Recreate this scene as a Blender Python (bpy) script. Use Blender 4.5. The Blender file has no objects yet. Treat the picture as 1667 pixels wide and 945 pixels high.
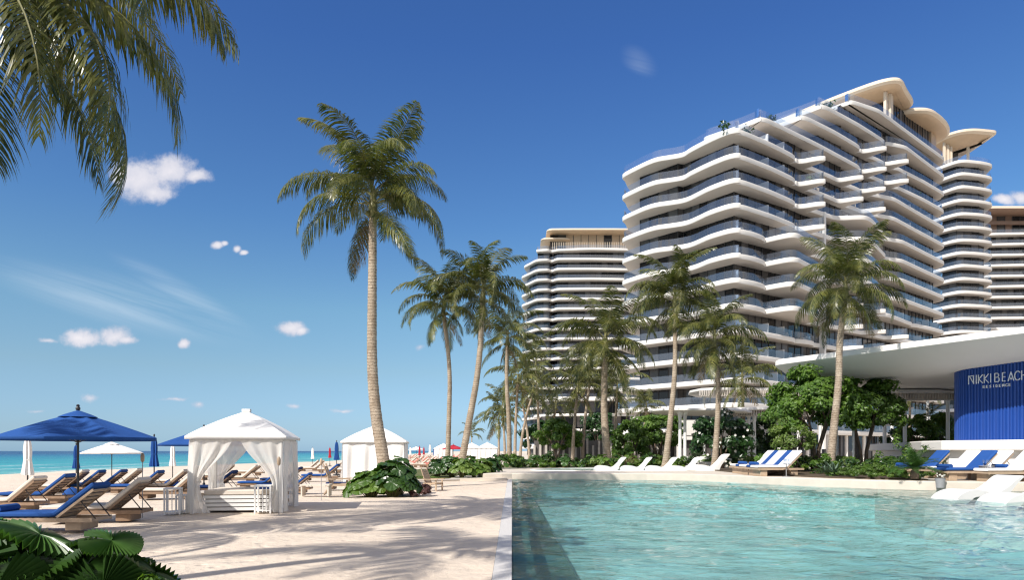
import bpy, math, random
import numpy as np
from mathutils import Vector, Matrix
R = math.radians
SC = bpy.context.scene
COL = SC.collection
F = 1111.3; CX = 833.5; HY = 735.0; EYE = 1.7
# ------------------------------------------------------------ camera
cd = bpy.data.cameras.new('camera'); cam = bpy.data.objects.new('camera', cd); COL.objects.link(cam)
cam.location = (0, 0, EYE); cam.rotation_euler = (R(90), 0, 0)
cd.lens = 24.0; cd.sensor_width = 36.0; cd.shift_y = 0.1575; cd.clip_start = 0.1; cd.clip_end = 60000
SC.camera = cam
# ------------------------------------------------------------ sun, sky, exposure
SUN_AZ, SUN_EL = 40.0, 42.0            # sun behind the camera, to the left
sdir = Vector((-math.sin(R(SUN_AZ)) * math.cos(R(SUN_EL)), -math.cos(R(SUN_AZ)) * math.cos(R(SUN_EL)), math.sin(R(SUN_EL))))
ld = bpy.data.lights.new('sun', 'SUN'); ld.energy = 4.6; ld.angle = R(0.53); ld.color = (1.0, 0.945, 0.87)
lo = bpy.data.objects.new('sun', ld); COL.objects.link(lo)
lo.rotation_euler = sdir.to_track_quat('Z', 'Y').to_euler(); lo.location = (-60, -70, 90)
SC.view_settings.view_transform = 'Standard'; SC.view_settings.look = 'None'
SC.view_settings.exposure = 0.32; SC.view_settings.gamma = 1.0
SC.render.engine = 'CYCLES'
cy = SC.cycles
cy.use_denoising = True; cy.denoising_prefilter = 'ACCURATE'; cy.pixel_filter_type = 'BLACKMAN_HARRIS'; cy.filter_width = 1.25
cy.max_bounces = 10; cy.diffuse_bounces = 4; cy.glossy_bounces = 3; cy.transmission_bounces = 6; cy.transparent_max_bounces = 24
cy.caustics_reflective = False; cy.caustics_refractive = False
cy.sample_clamp_indirect = 6.0

class NT:
    """small helper to write node trees"""
    def __init__(s, tree): s.t = tree; s.n = tree.nodes; s.l = tree.links
    def node(s, typ, ins=None, **kw):
        n = s.n.new(typ)
        for k, v in kw.items(): setattr(n, k, v)
        for k, v in (ins or {}).items():
            sock = n.inputs[k]
            if isinstance(v, bpy.types.NodeSocket): s.l.new(v, sock)
            else:
                if isinstance(v, tuple) and len(v) == 3 and sock.type == 'RGBA': v = (*v, 1)
                sock.default_value = v
        return n
    def math(s, op, a, b=0.0, c=None, clamp=False):
        d = {0: a, 1: b}
        if c is not None: d[2] = c
        n = s.node('ShaderNodeMath', d, operation=op); n.use_clamp = clamp
        return n.outputs[0]
    def mix(s, f, a, b, mode='MIX'):
        n = s.node('ShaderNodeMix', {0: f, 6: a, 7: b}, data_type='RGBA', blend_type=mode)
        return n.outputs[2]
    def ramp(s, f, stops, interp='LINEAR'):
        n = s.node('ShaderNodeValToRGB', {0: f}); cr = n.color_ramp; cr.interpolation = interp
        while len(cr.elements) < len(stops): cr.elements.new(0.5)
        for e, (p, c) in zip(cr.elements, stops):
            e.position = p; e.color = (*c, 1) if len(c) == 3 else c
        return n.outputs[0]
    def noise(s, vec, scale, detail=3.0, rough=0.55, out=0, dist=0.0):
        n = s.node('ShaderNodeTexNoise', {'Scale': scale, 'Detail': detail, 'Roughness': rough, 'Distortion': dist})
        if vec is not None: s.l.new(vec, n.inputs['Vector'])
        return n.outputs[out]

world = bpy.data.worlds.new('World'); SC.world = world; world.use_nodes = True
wt = NT(world.node_tree); wt.n.clear()
sky = wt.node('ShaderNodeTexSky', sky_type='NISHITA', sun_disc=False)
sky.sun_elevation = R(SUN_EL); sky.sun_rotation = R(180 + SUN_AZ); sky.air_density = 1.0; sky.dust_density = 0.35; sky.ozone_density = 2.6; sky.altitude = 0
geo = wt.node('ShaderNodeTexCoord')
sep = wt.node('ShaderNodeSeparateXYZ', {0: geo.outputs['Generated']})
dx, dy, dz = sep.outputs
ys = wt.math('MAXIMUM', dy, 0.02)
U = wt.math('DIVIDE', dx, ys); V = wt.math('DIVIDE', dz, ys)
uv = wt.node('ShaderNodeCombineXYZ', {0: U, 1: V, 2: 0.0}).outputs[0]
n1 = wt.math('ADD', wt.math('MULTIPLY', wt.noise(uv, 26, 8, 0.7), 0.55), wt.math('MULTIPLY', wt.noise(uv, 85, 6, 0.65), 0.45)); n2 = wt.noise(uv, 7, 5, 0.6)
big_warp = wt.node('ShaderNodeTexNoise', {'Vector': uv, 'Scale': 16.0, 'Detail': 4.0})
wv = wt.node('ShaderNodeVectorMath', {0: big_warp.outputs[1], 1: (0.5, 0.5, 0.5)}, operation='SUBTRACT').outputs[0]
clouds = [(235,292,52,38),(280,278,42,28),(318,287,32,13),(255,312,36,20),(200,285,26,24),
 (354,400,12,7),(366,397,8,5),(386,406,8,7),(397,412,9,5),(128,548,42,17),(186,549,34,17),(75,555,22,5),(205,556,22,9),(299,559,12,9),
 (474,531,30,13),(490,537,16,9),(147,648,18,9),(282,652,28,4),(323,661,16,7),(478,661,15,5),(683,565,11,8),(1636,327,22,10),(1664,322,22,12),(60,668,20,4),(560,668,26,4)]
field = None
for (cx_, cy_, rx, ry) in clouds:
    u0 = (cx_ - CX) / F; v0 = (HY - cy_) / F
    s1 = wt.node('ShaderNodeVectorMath', {0: uv, 1: (u0, v0, 0)}, operation='SUBTRACT').outputs[0]
    s1 = wt.node('ShaderNodeVectorMath', {0: wv, 1: (0.035 * min(1, rx / 40), 0.035 * min(1, rx / 40), 0), 2: s1}, operation='MULTIPLY_ADD').outputs[0]
    s2 = wt.node('ShaderNodeVectorMath', {0: s1, 1: (F / rx, F / ry, 0)}, operation='MULTIPLY').outputs[0]
    ln = wt.node('ShaderNodeVectorMath', {0: s2}, operation='LENGTH').outputs['Value']
    v = wt.math('SUBTRACT', 1.0, ln)
    if (ry < 9 and cy_ > 420) or cy_ > 640: v = wt.math('SUBTRACT', wt.math('MULTIPLY', v, 0.55), 0.12)
    field = v if field is None else wt.math('SMOOTH_MAX', field, v, 0.25)
fld = wt.math('ADD', field, wt.math('MULTIPLY', wt.math('SUBTRACT', n1, 0.5), 1.5))
cmask = wt.node('ShaderNodeMapRange', {0: fld, 1: -0.12, 2: 0.62}, interpolation_type='SMOOTHSTEP').outputs[0]
cmask = wt.math('MULTIPLY', cmask, 0.93)
# thin cirrus: stretched noise running down to the right, only in two soft bands
rot = wt.node('ShaderNodeVectorRotate', {0: uv, 'Angle': R(17.0)}, rotation_type='Z_AXIS').outputs[0]
st = wt.node('ShaderNodeVectorMath', {0: rot, 1: (2.2, 34.0, 1.0)}, operation='MULTIPLY').outputs[0]
cn = wt.noise(st, 1.0, 6, 0.62, dist=0.6)
def band(x0, y0, rx, ry, ang):
    s = wt.node('ShaderNodeVectorMath', {0: uv, 1: ((x0 - CX) / F, (HY - y0) / F, 0)}, operation='SUBTRACT').outputs[0]
    s = wt.node('ShaderNodeVectorRotate', {0: s, 'Angle': R(ang)}, rotation_type='Z_AXIS').outputs[0]
    s = wt.node('ShaderNodeVectorMath', {0: s, 1: (F / rx, F / ry, 0)}, operation='MULTIPLY').outputs[0]
    l_ = wt.node('ShaderNodeVectorMath', {0: s}, operation='LENGTH').outputs['Value']
    return wt.node('ShaderNodeMapRange', {0: l_, 1: 1.0, 2: 0.0}, interpolation_type='SMOOTHSTEP').outputs[0]
cb = wt.math('MAXIMUM', band(190, 490, 270, 50, 15), wt.math('MULTIPLY', band(300, 480, 160, 26, 30), 0.7))
cb = wt.math('MAXIMUM', cb, wt.math('MULTIPLY', band(1040, 100, 40, 26, 40), 0.5))
cir = wt.math('MULTIPLY', cb, wt.node('ShaderNodeMapRange', {0: cn, 1: 0.36, 2: 0.75}).outputs[0])
cir = wt.math('MULTIPLY', cir, 0.62)
fwd = wt.math('GREATER_THAN', dy, 0.05)
cmask = wt.math('MULTIPLY', cmask, fwd); cir = wt.math('MULTIPLY', cir, fwd)
# the sky's own colour: nishita, with the pale sea haze low over the horizon
el = wt.math('MAXIMUM', dz, 0.0)
hz = wt.math('POWER', wt.math('SUBTRACT', 1.0, wt.math('MINIMUM', el, 1.0)), 5.0)
grade = wt.ramp(el, [(0.0, (.51,.83,1.46)), (0.03, (.57,.79,1.19)), (0.113, (.74,.88,.96)), (0.195, (.76,.99,1.03)), (0.31, (.57,.88,1.14)), (0.41, (.50,.81,1.17)), (0.51, (.435,.74,1.21))])
skyc = wt.mix(1.0, sky.outputs[0], grade, 'MULTIPLY')
shade = wt.math('ADD', wt.math('MULTIPLY', n2, 0.5), wt.math('MULTIPLY', fld, 0.35), clamp=True)
ccol = wt.ramp(shade, [(0.22, (4.9, 5.2, 6.3)), (0.70, (8.4, 8.0, 8.2))])
c1 = wt.mix(cir, skyc, (6.2, 7.2, 8.2, 1))
c2 = wt.mix(cmask, c1, ccol)
# unseen white cloud added overhead and behind the camera as neutral fill light
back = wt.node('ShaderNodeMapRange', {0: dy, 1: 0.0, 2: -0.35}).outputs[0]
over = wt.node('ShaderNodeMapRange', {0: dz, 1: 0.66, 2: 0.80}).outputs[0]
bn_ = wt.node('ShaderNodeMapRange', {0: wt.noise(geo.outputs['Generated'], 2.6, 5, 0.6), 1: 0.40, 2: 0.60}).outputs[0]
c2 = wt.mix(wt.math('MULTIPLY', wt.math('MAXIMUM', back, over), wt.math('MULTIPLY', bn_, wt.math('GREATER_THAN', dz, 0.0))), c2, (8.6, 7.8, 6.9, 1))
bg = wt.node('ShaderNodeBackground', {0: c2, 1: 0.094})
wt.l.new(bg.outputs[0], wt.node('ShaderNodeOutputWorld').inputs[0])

# ------------------------------------------------------------ materials
def principled(name, col, rough=0.6, spec=0.5, metal=0.0, var=0.0, vscale=3.0, bump=0.0, bscale=20.0, col2=None, rand=0.0, coat=0.0):
    m = bpy.data.materials.new(name); m.use_nodes = True; t = NT(m.node_tree); b = t.n['Principled BSDF']
    b.inputs['Roughness'].default_value = rough; b.inputs['Metallic'].default_value = metal
    b.inputs['Specular IOR Level'].default_value = spec; b.inputs['Coat Weight'].default_value = coat
    tc = t.node('ShaderNodeTexCoord').outputs['Object']
    c = (*col, 1)
    if var or col2:
        f = t.noise(tc, vscale, 5, 0.6)
        f = t.node('ShaderNodeMapRange', {0: f, 1: 0.3, 2: 0.7}).outputs[0]
        c2 = col2 or tuple(x * (1 - var) for x in col)
        c = t.mix(f, (*c2, 1), (*col, 1))
    if rand:
        oi = t.node('ShaderNodeObjectInfo').outputs['Random']
        hs = t.node('ShaderNodeHueSaturation', {'Value': t.math('ADD', 1 - rand, t.math('MULTIPLY', oi, 2 * rand)), 'Color': c})
        c = hs.outputs[0]
    if isinstance(c, bpy.types.NodeSocket): t.l.new(c, b.inputs['Base Color'])
    else: b.inputs['Base Color'].default_value = c
    if bump:
        bn = t.node('ShaderNodeBump', {'Height': t.noise(tc, bscale, 4), 'Strength': bump, 'Distance': 0.02})
        t.l.new(bn.outputs[0], b.inputs['Normal'])
    return m
def leafmat(name, col, col2, trans=0.3, rough=0.45, scale=0.6, fine=0.0, rand=0.12):
    m = bpy.data.materials.new(name); m.use_nodes = True; t = NT(m.node_tree); b = t.n['Principled BSDF']; out = t.n['Material Output']
    tc = t.node('ShaderNodeTexCoord').outputs['Object']
    f = t.node('ShaderNodeMapRange', {0: t.noise(tc, scale, 4, 0.7), 1: 0.35, 2: 0.65}).outputs[0]
    c = t.mix(f, (*col2, 1), (*col, 1))
    oi = t.node('ShaderNodeObjectInfo').outputs['Random']
    c = t.node('ShaderNodeHueSaturation', {'Value': t.math('ADD', 1 - rand, t.math('MULTIPLY', oi, 2 * rand)), 'Color': c}).outputs[0]
    t.l.new(c, b.inputs['Base Color']); b.inputs['Roughness'].default_value = rough
    tr = t.node('ShaderNodeBsdfTranslucent', {'Color': t.mix(1.0, c, (1.5, 1.7, 0.7, 1), 'MULTIPLY')})
    mx = t.node('ShaderNodeMixShader', {0: trans, 1: b.outputs[0], 2: tr.outputs[0]})
    t.l.new(mx.outputs[0], out.inputs[0])
    return m
def glassy(name, tint, refl=0.35, body=(0.25, 0.35, 0.5), alpha=0.45):
    """thin railing glass: see-through with a body colour and a sheen"""
    m = bpy.data.materials.new(name); m.use_nodes = True; t = NT(m.node_tree); out = t.n['Material Output']; t.n.remove(t.n['Principled BSDF'])
    tr = t.node('ShaderNodeBsdfTransparent', {0: (*tint, 1)})
    df = t.node('ShaderNodeBsdfDiffuse', {0: (*body, 1)})
    gl = t.node('ShaderNodeBsdfGlossy', {0: (0.9, 0.95, 1, 1), 'Roughness': 0.06})
    a = t.node('ShaderNodeMixShader', {0: alpha, 1: tr.outputs[0], 2: df.outputs[0]})
    fr = t.math('ADD', t.math('MULTIPLY', t.node('ShaderNodeFresnel', {0: 1.5}).outputs[0], 0.8), refl * 0.3)
    b = t.node('ShaderNodeMixShader', {0: fr, 1: a.outputs[0], 2: gl.outputs[0]})
    t.l.new(b.outputs[0], out.inputs[0]); return m

M = {}
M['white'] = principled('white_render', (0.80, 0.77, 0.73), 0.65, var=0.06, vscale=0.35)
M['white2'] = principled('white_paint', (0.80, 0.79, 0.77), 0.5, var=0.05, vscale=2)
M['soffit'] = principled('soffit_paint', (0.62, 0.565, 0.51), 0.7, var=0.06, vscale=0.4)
M['gold'] = principled('gold_cladding', (0.60, 0.44, 0.29), 0.45, var=0.12, vscale=0.6)
M['goldroof'] = principled('pale_gold_roof', (0.74, 0.62, 0.48), 0.5, var=0.05, vscale=0.4)
M['brown'] = principled('brown_cladding', (0.30, 0.19, 0.135), 0.5, var=0.2, vscale=0.7)
M['glass'] = principled('dark_glass', (0.022, 0.023, 0.027), 0.06, 0.45, var=0.5, vscale=0.3)
M['curtain'] = principled('curtained_glass', (0.12, 0.11, 0.105), 0.12, 0.4, var=0.35, vscale=0.9)
M['room'] = principled('interior_wall', (0.17, 0.155, 0.15), 0.35, 0.5, var=0.5, vscale=0.8)  # plain grey-brown wall tone, mottled at random
M['frame'] = principled('dark_frame', (0.045, 0.04, 0.04), 0.45)
M['rail'] = glassy('railing_glass', (0.80, 0.87, 0.95), 0.2, (0.30, 0.34, 0.44), 0.13)
M['bronze'] = principled('bronze_screen', (0.10, 0.08, 0.065), 0.5)
M['wood'] = principled('teak', (0.30, 0.195, 0.125), 0.55, var=0.35, vscale=6, rand=0.12)
M['palewood'] = principled('pale_timber', (0.50, 0.37, 0.255), 0.6, var=0.25, vscale=6, rand=0.1)
M['darkwood'] = principled('dark_timber', (0.14, 0.085, 0.055), 0.55, var=0.3, vscale=7)
M['blue'] = principled('blue_canvas', (0.022, 0.085, 0.30), 0.85, 0.2, var=0.12, vscale=3, bump=0.25, bscale=18, rand=0.1)
M['navy'] = principled('navy_canvas', (0.010, 0.030, 0.115), 0.85, 0.2, var=0.2, vscale=4, bump=0.3, bscale=14)
M['cream'] = principled('cream_canvas', (0.68, 0.61, 0.53), 0.85, 0.2, var=0.08, vscale=3, bump=0.25, bscale=16)
M['whitecloth'] = principled('white_canvas', (0.86, 0.845, 0.82), 0.85, 0.2, var=0.04, bump=0.2, bscale=14)
M['red'] = principled('red_canvas', (0.42, 0.03, 0.05), 0.8, 0.2)
M['pink'] = principled('salmon_canvas', (0.62, 0.22, 0.19), 0.8, 0.2)
M['black'] = principled('black_metal', (0.03, 0.028, 0.03), 0.4, 0.5)
M['grey'] = principled('grey_metal', (0.30, 0.30, 0.31), 0.4, 0.5)
M['deck'] = principled('pale_stone_deck', (0.64, 0.575, 0.49), 0.75, var=0.12, vscale=1.6, bump=0.15, bscale=30)
M['pebble'] = principled('white_pebble', (0.74, 0.72, 0.69), 0.7, col2=(0.48, 0.46, 0.44), vscale=55, bump=0.7, bscale=60)
M['stone'] = principled('stone', (0.50, 0.46, 0.42), 0.8, var=0.15, vscale=2)
M['soil'] = principled('soil', (0.10, 0.072, 0.045), 0.95, var=0.4, vscale=5, bump=0.6, bscale=14)
M['moss'] = principled('moss_ground', (0.16, 0.15, 0.05), 0.95, col2=(0.05, 0.08, 0.02), vscale=1.8, bump=0.8, bscale=16)
M['frond'] = leafmat('palm_leaf', (0.175, 0.172, 0.045), (0.030, 0.050, 0.018), 0.24, 0.34, 2.6, rand=0.22)
M['dryfrond'] = leafmat('dry_palm_leaf', (0.20, 0.14, 0.07), (0.10, 0.075, 0.035), 0.25, 0.6, 0.9)
M['rachis'] = principled('palm_stem', (0.20, 0.19, 0.07), 0.5, var=0.3)
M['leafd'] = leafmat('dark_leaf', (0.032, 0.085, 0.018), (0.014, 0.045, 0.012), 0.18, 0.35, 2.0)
M['leafg'] = leafmat('green_leaf', (0.115, 0.20, 0.022), (0.045, 0.105, 0.014), 0.28, 0.45, 0.9)
M['leafy'] = leafmat('light_leaf', (0.17, 0.24, 0.05), (0.08, 0.14, 0.03), 0.3, 0.45, 1.4)
M['leafp'] = leafmat('pale_blue_leaf', (0.14, 0.20, 0.14), (0.07, 0.12, 0.08), 0.1, 0.5, 2)
M['fan'] = leafmat('fan_leaf', (0.055, 0.125, 0.022), (0.028, 0.07, 0.016), 0.22, 0.32, 1.5, rand=0.3)
M['leafr'] = leafmat('dark_red_leaf', (0.09, 0.035, 0.03), (0.04, 0.02, 0.018), 0.15, 0.4, 2)
M['petal'] = principled('white_petal', (0.82, 0.80, 0.72), 0.6)
M['bark'] = principled('bark', (0.17, 0.125, 0.09), 0.9, var=0.4, vscale=5, bump=0.6, bscale=12)

def mat_trunk():
    m = bpy.data.materials.new('palm_bark'); m.use_nodes = True; t = NT(m.node_tree); b = t.n['Principled BSDF']
    tc = t.node('ShaderNodeTexCoord').outputs['Object']
    nz = t.noise(tc, 2.2, 5, 0.65); nf = t.noise(tc, 14, 5, 0.7)
    wv_ = t.node('ShaderNodeTexWave', {'Vector': tc, 'Scale': 2.3, 'Distortion': 3.5, 'Detail': 3.0, 'Detail Scale': 2.0}, wave_type='BANDS', bands_direction='Z', wave_profile='SAW')
    base = t.mix(t.node('ShaderNodeMapRange', {0: nz, 1: 0.35, 2: 0.65}).outputs[0], (0.34, 0.26, 0.185, 1), (0.52, 0.43, 0.33, 1))
    base = t.mix(t.node('ShaderNodeMapRange', {0: wv_.outputs[1], 1: 0.74, 2: 0.98}).outputs[0], base, (0.13, 0.09, 0.06, 1))
    base = t.mix(t.node('ShaderNodeMapRange', {0: nf, 1: 0.57, 2: 0.66}).outputs[0], base, (0.12, 0.08, 0.055, 1))
    t.l.new(base, b.inputs['Base Color']); b.inputs['Roughness'].default_value = 0.85
    h = t.math('ADD', t.math('MULTIPLY', wv_.outputs[1], 0.7), nf)
    t.l.new(t.node('ShaderNodeBump', {'Height': h, 'Strength': 0.8, 'Distance': 0.04}).outputs[0], b.inputs['Normal'])
    return m
M['trunk'] = mat_trunk()
def mat_curtain():
    m = bpy.data.materials.new('sheer_curtain'); m.use_nodes = True; t = NT(m.node_tree); out = t.n['Material Output']; t.n.remove(t.n['Principled BSDF'])
    df = t.node('ShaderNodeBsdfDiffuse', {0: (0.88, 0.86, 0.83, 1)}); tl = t.node('ShaderNodeBsdfTranslucent', {0: (0.88, 0.86, 0.82, 1)})
    a = t.node('ShaderNodeMixShader', {0: 0.42, 1: df.outputs[0], 2: tl.outputs[0]})
    tr = t.node('ShaderNodeBsdfTransparent'); b = t.node('ShaderNodeMixShader', {0: 0.14, 1: a.outputs[0], 2: tr.outputs[0]})
    t.l.new(b.outputs[0], out.inputs[0]); return m
M['sheer'] = mat_curtain()
def mat_sand():
    m = bpy.data.materials.new('sand'); m.use_nodes = True; t = NT(m.node_tree); b = t.n['Principled BSDF']
    tc = t.node('ShaderNodeTexCoord').outputs['Object']
    big = t.noise(tc, 0.25, 5, 0.6); mid = t.noise(tc, 2.2, 5, 0.6); fine = t.noise(tc, 45, 4, 0.7)
    c = t.mix(t.node('ShaderNodeMapRange', {0: big, 1: 0.3, 2: 0.7}).outputs[0], (0.63, 0.53, 0.425, 1), (0.71, 0.61, 0.50, 1))
    c = t.mix(t.node('ShaderNodeMapRange', {0: mid, 1: 0.5, 2: 0.8, 4: 0.3}).outputs[0], c, (0.66, 0.59, 0.51, 1))
    c = t.mix(t.node('ShaderNodeMapRange', {0: fine, 1: 0.62, 2: 0.75, 4: 0.35}).outputs[0], c, (0.38, 0.30, 0.24, 1))
    t.l.new(c, b.inputs['Base Color']); b.inputs['Roughness'].default_value = 0.9; b.inputs['Specular IOR Level'].default_value = 0.2
    vor = t.node('ShaderNodeTexVoronoi', {'Vector': tc, 'Scale': 2.6, 'Randomness': 1.0}, feature='SMOOTH_F1').outputs[0]
    foot = t.node('ShaderNodeMapRange', {0: vor, 1: 0.0, 2: 0.28}, interpolation_type='SMOOTHSTEP').outputs[0]
    rip = t.math('MULTIPLY', mid, 0.8)
    sel = t.node('ShaderNodeMapRange', {0: t.noise(tc, 0.3, 3), 1: 0.40, 2: 0.52}).outputs[0]
    h = t.math('ADD', t.math('MULTIPLY', t.math('MULTIPLY', foot, sel), 0.35), t.math('ADD', rip, t.math('MULTIPLY', fine, 0.10)))
    t.l.new(t.node('ShaderNodeBump', {'Height': h, 'Strength': 0.9, 'Distance': 0.11}).outputs[0], b.inputs['Normal'])
    return m
M['sand'] = mat_sand()
def mat_sea():
    m = bpy.data.materials.new('sea_water'); m.use_nodes = True; t = NT(m.node_tree); b = t.n['Principled BSDF']
    tc = t.node('ShaderNodeTexCoord').outputs['Object']; x = t.node('ShaderNodeSeparateXYZ', {0: tc}).outputs[0]
    nz = t.noise(tc, 0.02, 4, 0.6)
    d = t.math('ADD', t.math('MULTIPLY', x, -1.0), t.math('MULTIPLY', t.math('SUBTRACT', nz, 0.5), 60.0))
    f = t.node('ShaderNodeMapRange', {0: d, 1: 40.0, 2: 440.0}).outputs[0]
    c = t.ramp(f, [(0.0, (0.13, 0.42, 0.40)), (0.10, (0.035, 0.32, 0.35)), (0.28, (0.012, 0.22, 0.30)), (0.55, (0.008, 0.12, 0.24)), (1.0, (0.010, 0.055, 0.16))])
    st = t.node('ShaderNodeMapping', {0: tc, 'Scale': (1.0, 0.22, 1.0)}).outputs[0]
    stripe = t.noise(st, 0.16, 5, 0.6)
    c = t.mix(t.node('ShaderNodeMapRange', {0: stripe, 1: 0.5, 2: 0.72, 4: 0.6}).outputs[0], c, (0.006, 0.14, 0.24, 1))
    wave = t.noise(t.node('ShaderNodeMapping', {0: tc, 'Scale': (1.0, 0.12, 1.0)}).outputs[0], 0.13, 3, 0.5)
    near = t.node('ShaderNodeMapRange', {0: d, 1: 95.0, 2: 40.0}).outputs[0]
    foam = t.math('MULTIPLY', t.node('ShaderNodeMapRange', {0: wave, 1: 0.56, 2: 0.62}).outputs[0], near)
    foam = t.math('MULTIPLY', foam, t.node('ShaderNodeMapRange', {0: t.noise(tc, 1.6, 4), 1: 0.4, 2: 0.6}).outputs[0])
    c = t.mix(foam, c, (0.8, 0.82, 0.82, 1))
    t.l.new(c, b.inputs['Base Color']); b.inputs['Roughness'].default_value = 0.25; b.inputs['IOR'].default_value = 1.12
    t.l.new(t.node('ShaderNodeBump', {'Height': t.noise(st, 0.9, 6, 0.6), 'Strength': 1.0, 'Distance': 0.5}).outputs[0], b.inputs['Normal'])
    return m
M['sea'] = mat_sea()
def mat_pool():
    m = bpy.data.materials.new('pool_water'); m.use_nodes = True; t = NT(m.node_tree); out = t.n['Material Output']; t.n.remove(t.n['Principled BSDF'])
    tc = t.node('ShaderNodeTexCoord').outputs['Object']
    mp = t.node('ShaderNodeMapping', {0: tc, 'Scale': (0.55, 1.5, 1.0), 'Rotation': (0, 0, 0.12)}).outputs[0]
    w1 = t.noise(mp, 1.5, 3, 0.5, dist=1.2); w2 = t.noise(mp, 5.0, 3, 0.55, dist=0.9); w3 = t.noise(mp, 0.35, 2, 0.5); w4 = t.noise(mp, 13.0, 2, 0.5, dist=0.5)
    h = t.math('ADD', t.math('MULTIPLY', w1, 1.0), t.math('ADD', t.math('ADD', t.math('MULTIPLY', w2, 0.42), t.math('MULTIPLY', w4, 0.10)), t.math('MULTIPLY', w3, 1.2)))
    bp = t.node('ShaderNodeBump', {'Height': h, 'Strength': 0.8, 'Distance': 0.06}).outputs[0]
    tint = (0.80, 0.965, 0.96, 1)
    tr = t.node('ShaderNodeBsdfTransparent', {0: tint})
    rf = t.node('ShaderNodeBsdfRefraction', {0: tint, 'Roughness': 0.02, 'IOR': 1.33, 'Normal': bp})
    a = t.node('ShaderNodeMixShader', {0: 0.28, 1: tr.outputs[0], 2: rf.outputs[0]})
    gl = t.node('ShaderNodeBsdfGlossy', {0: (1, 1, 1, 1), 'Roughness': 0.045, 'Normal': bp})
    fr = t.node('ShaderNodeFresnel', {0: 1.22, 'Normal': bp}).outputs[0]
    mx = t.node('ShaderNodeMixShader', {0: fr, 1: a.outputs[0], 2: gl.outputs[0]})
    t.l.new(mx.outputs[0], out.inputs[0]); return m
M['pool'] = mat_pool()
def mat_tile():
    m = bpy.data.materials.new('pool_tile'); m.use_nodes = True; t = NT(m.node_tree); b = t.n['Principled BSDF']
    tc = t.node('ShaderNodeTexCoord').outputs['Object']
    br = t.node('ShaderNodeTexBrick', {'Vector': tc, 'Color1': (0.54, 0.83, 0.84, 1), 'Color2': (0.62, 0.87, 0.86, 1), 'Mortar': (0.60, 0.80, 0.78, 1), 'Scale': 1.0, 'Mortar Size': 0.012, 'Brick Width': 0.3, 'Row Height': 0.3}, offset=0.0)
    nz = t.noise(tc, 0.45, 4, 0.6)
    c = t.mix(t.node('ShaderNodeMapRange', {0: nz, 1: 0.35, 2: 0.65, 4: 0.6}).outputs[0], br.outputs[0], (0.40, 0.74, 0.76, 1))
    t.l.new(c, b.inputs['Base Color']); b.inputs['Roughness'].default_value = 0.6; return m
M['tile'] = mat_tile()
M['darktile'] = principled('dark_green_tile', (0.09, 0.18, 0.16), 0.5, col2=(0.17, 0.28, 0.25), vscale=9)
M['rib'] = principled('blue_ribbed_metal', (0.014, 0.062, 0.30), 0.42, 0.5, var=0.1, vscale=1)
M['steel'] = principled('polished_letters', (0.85, 0.85, 0.88), 0.3, 0.5)

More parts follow.
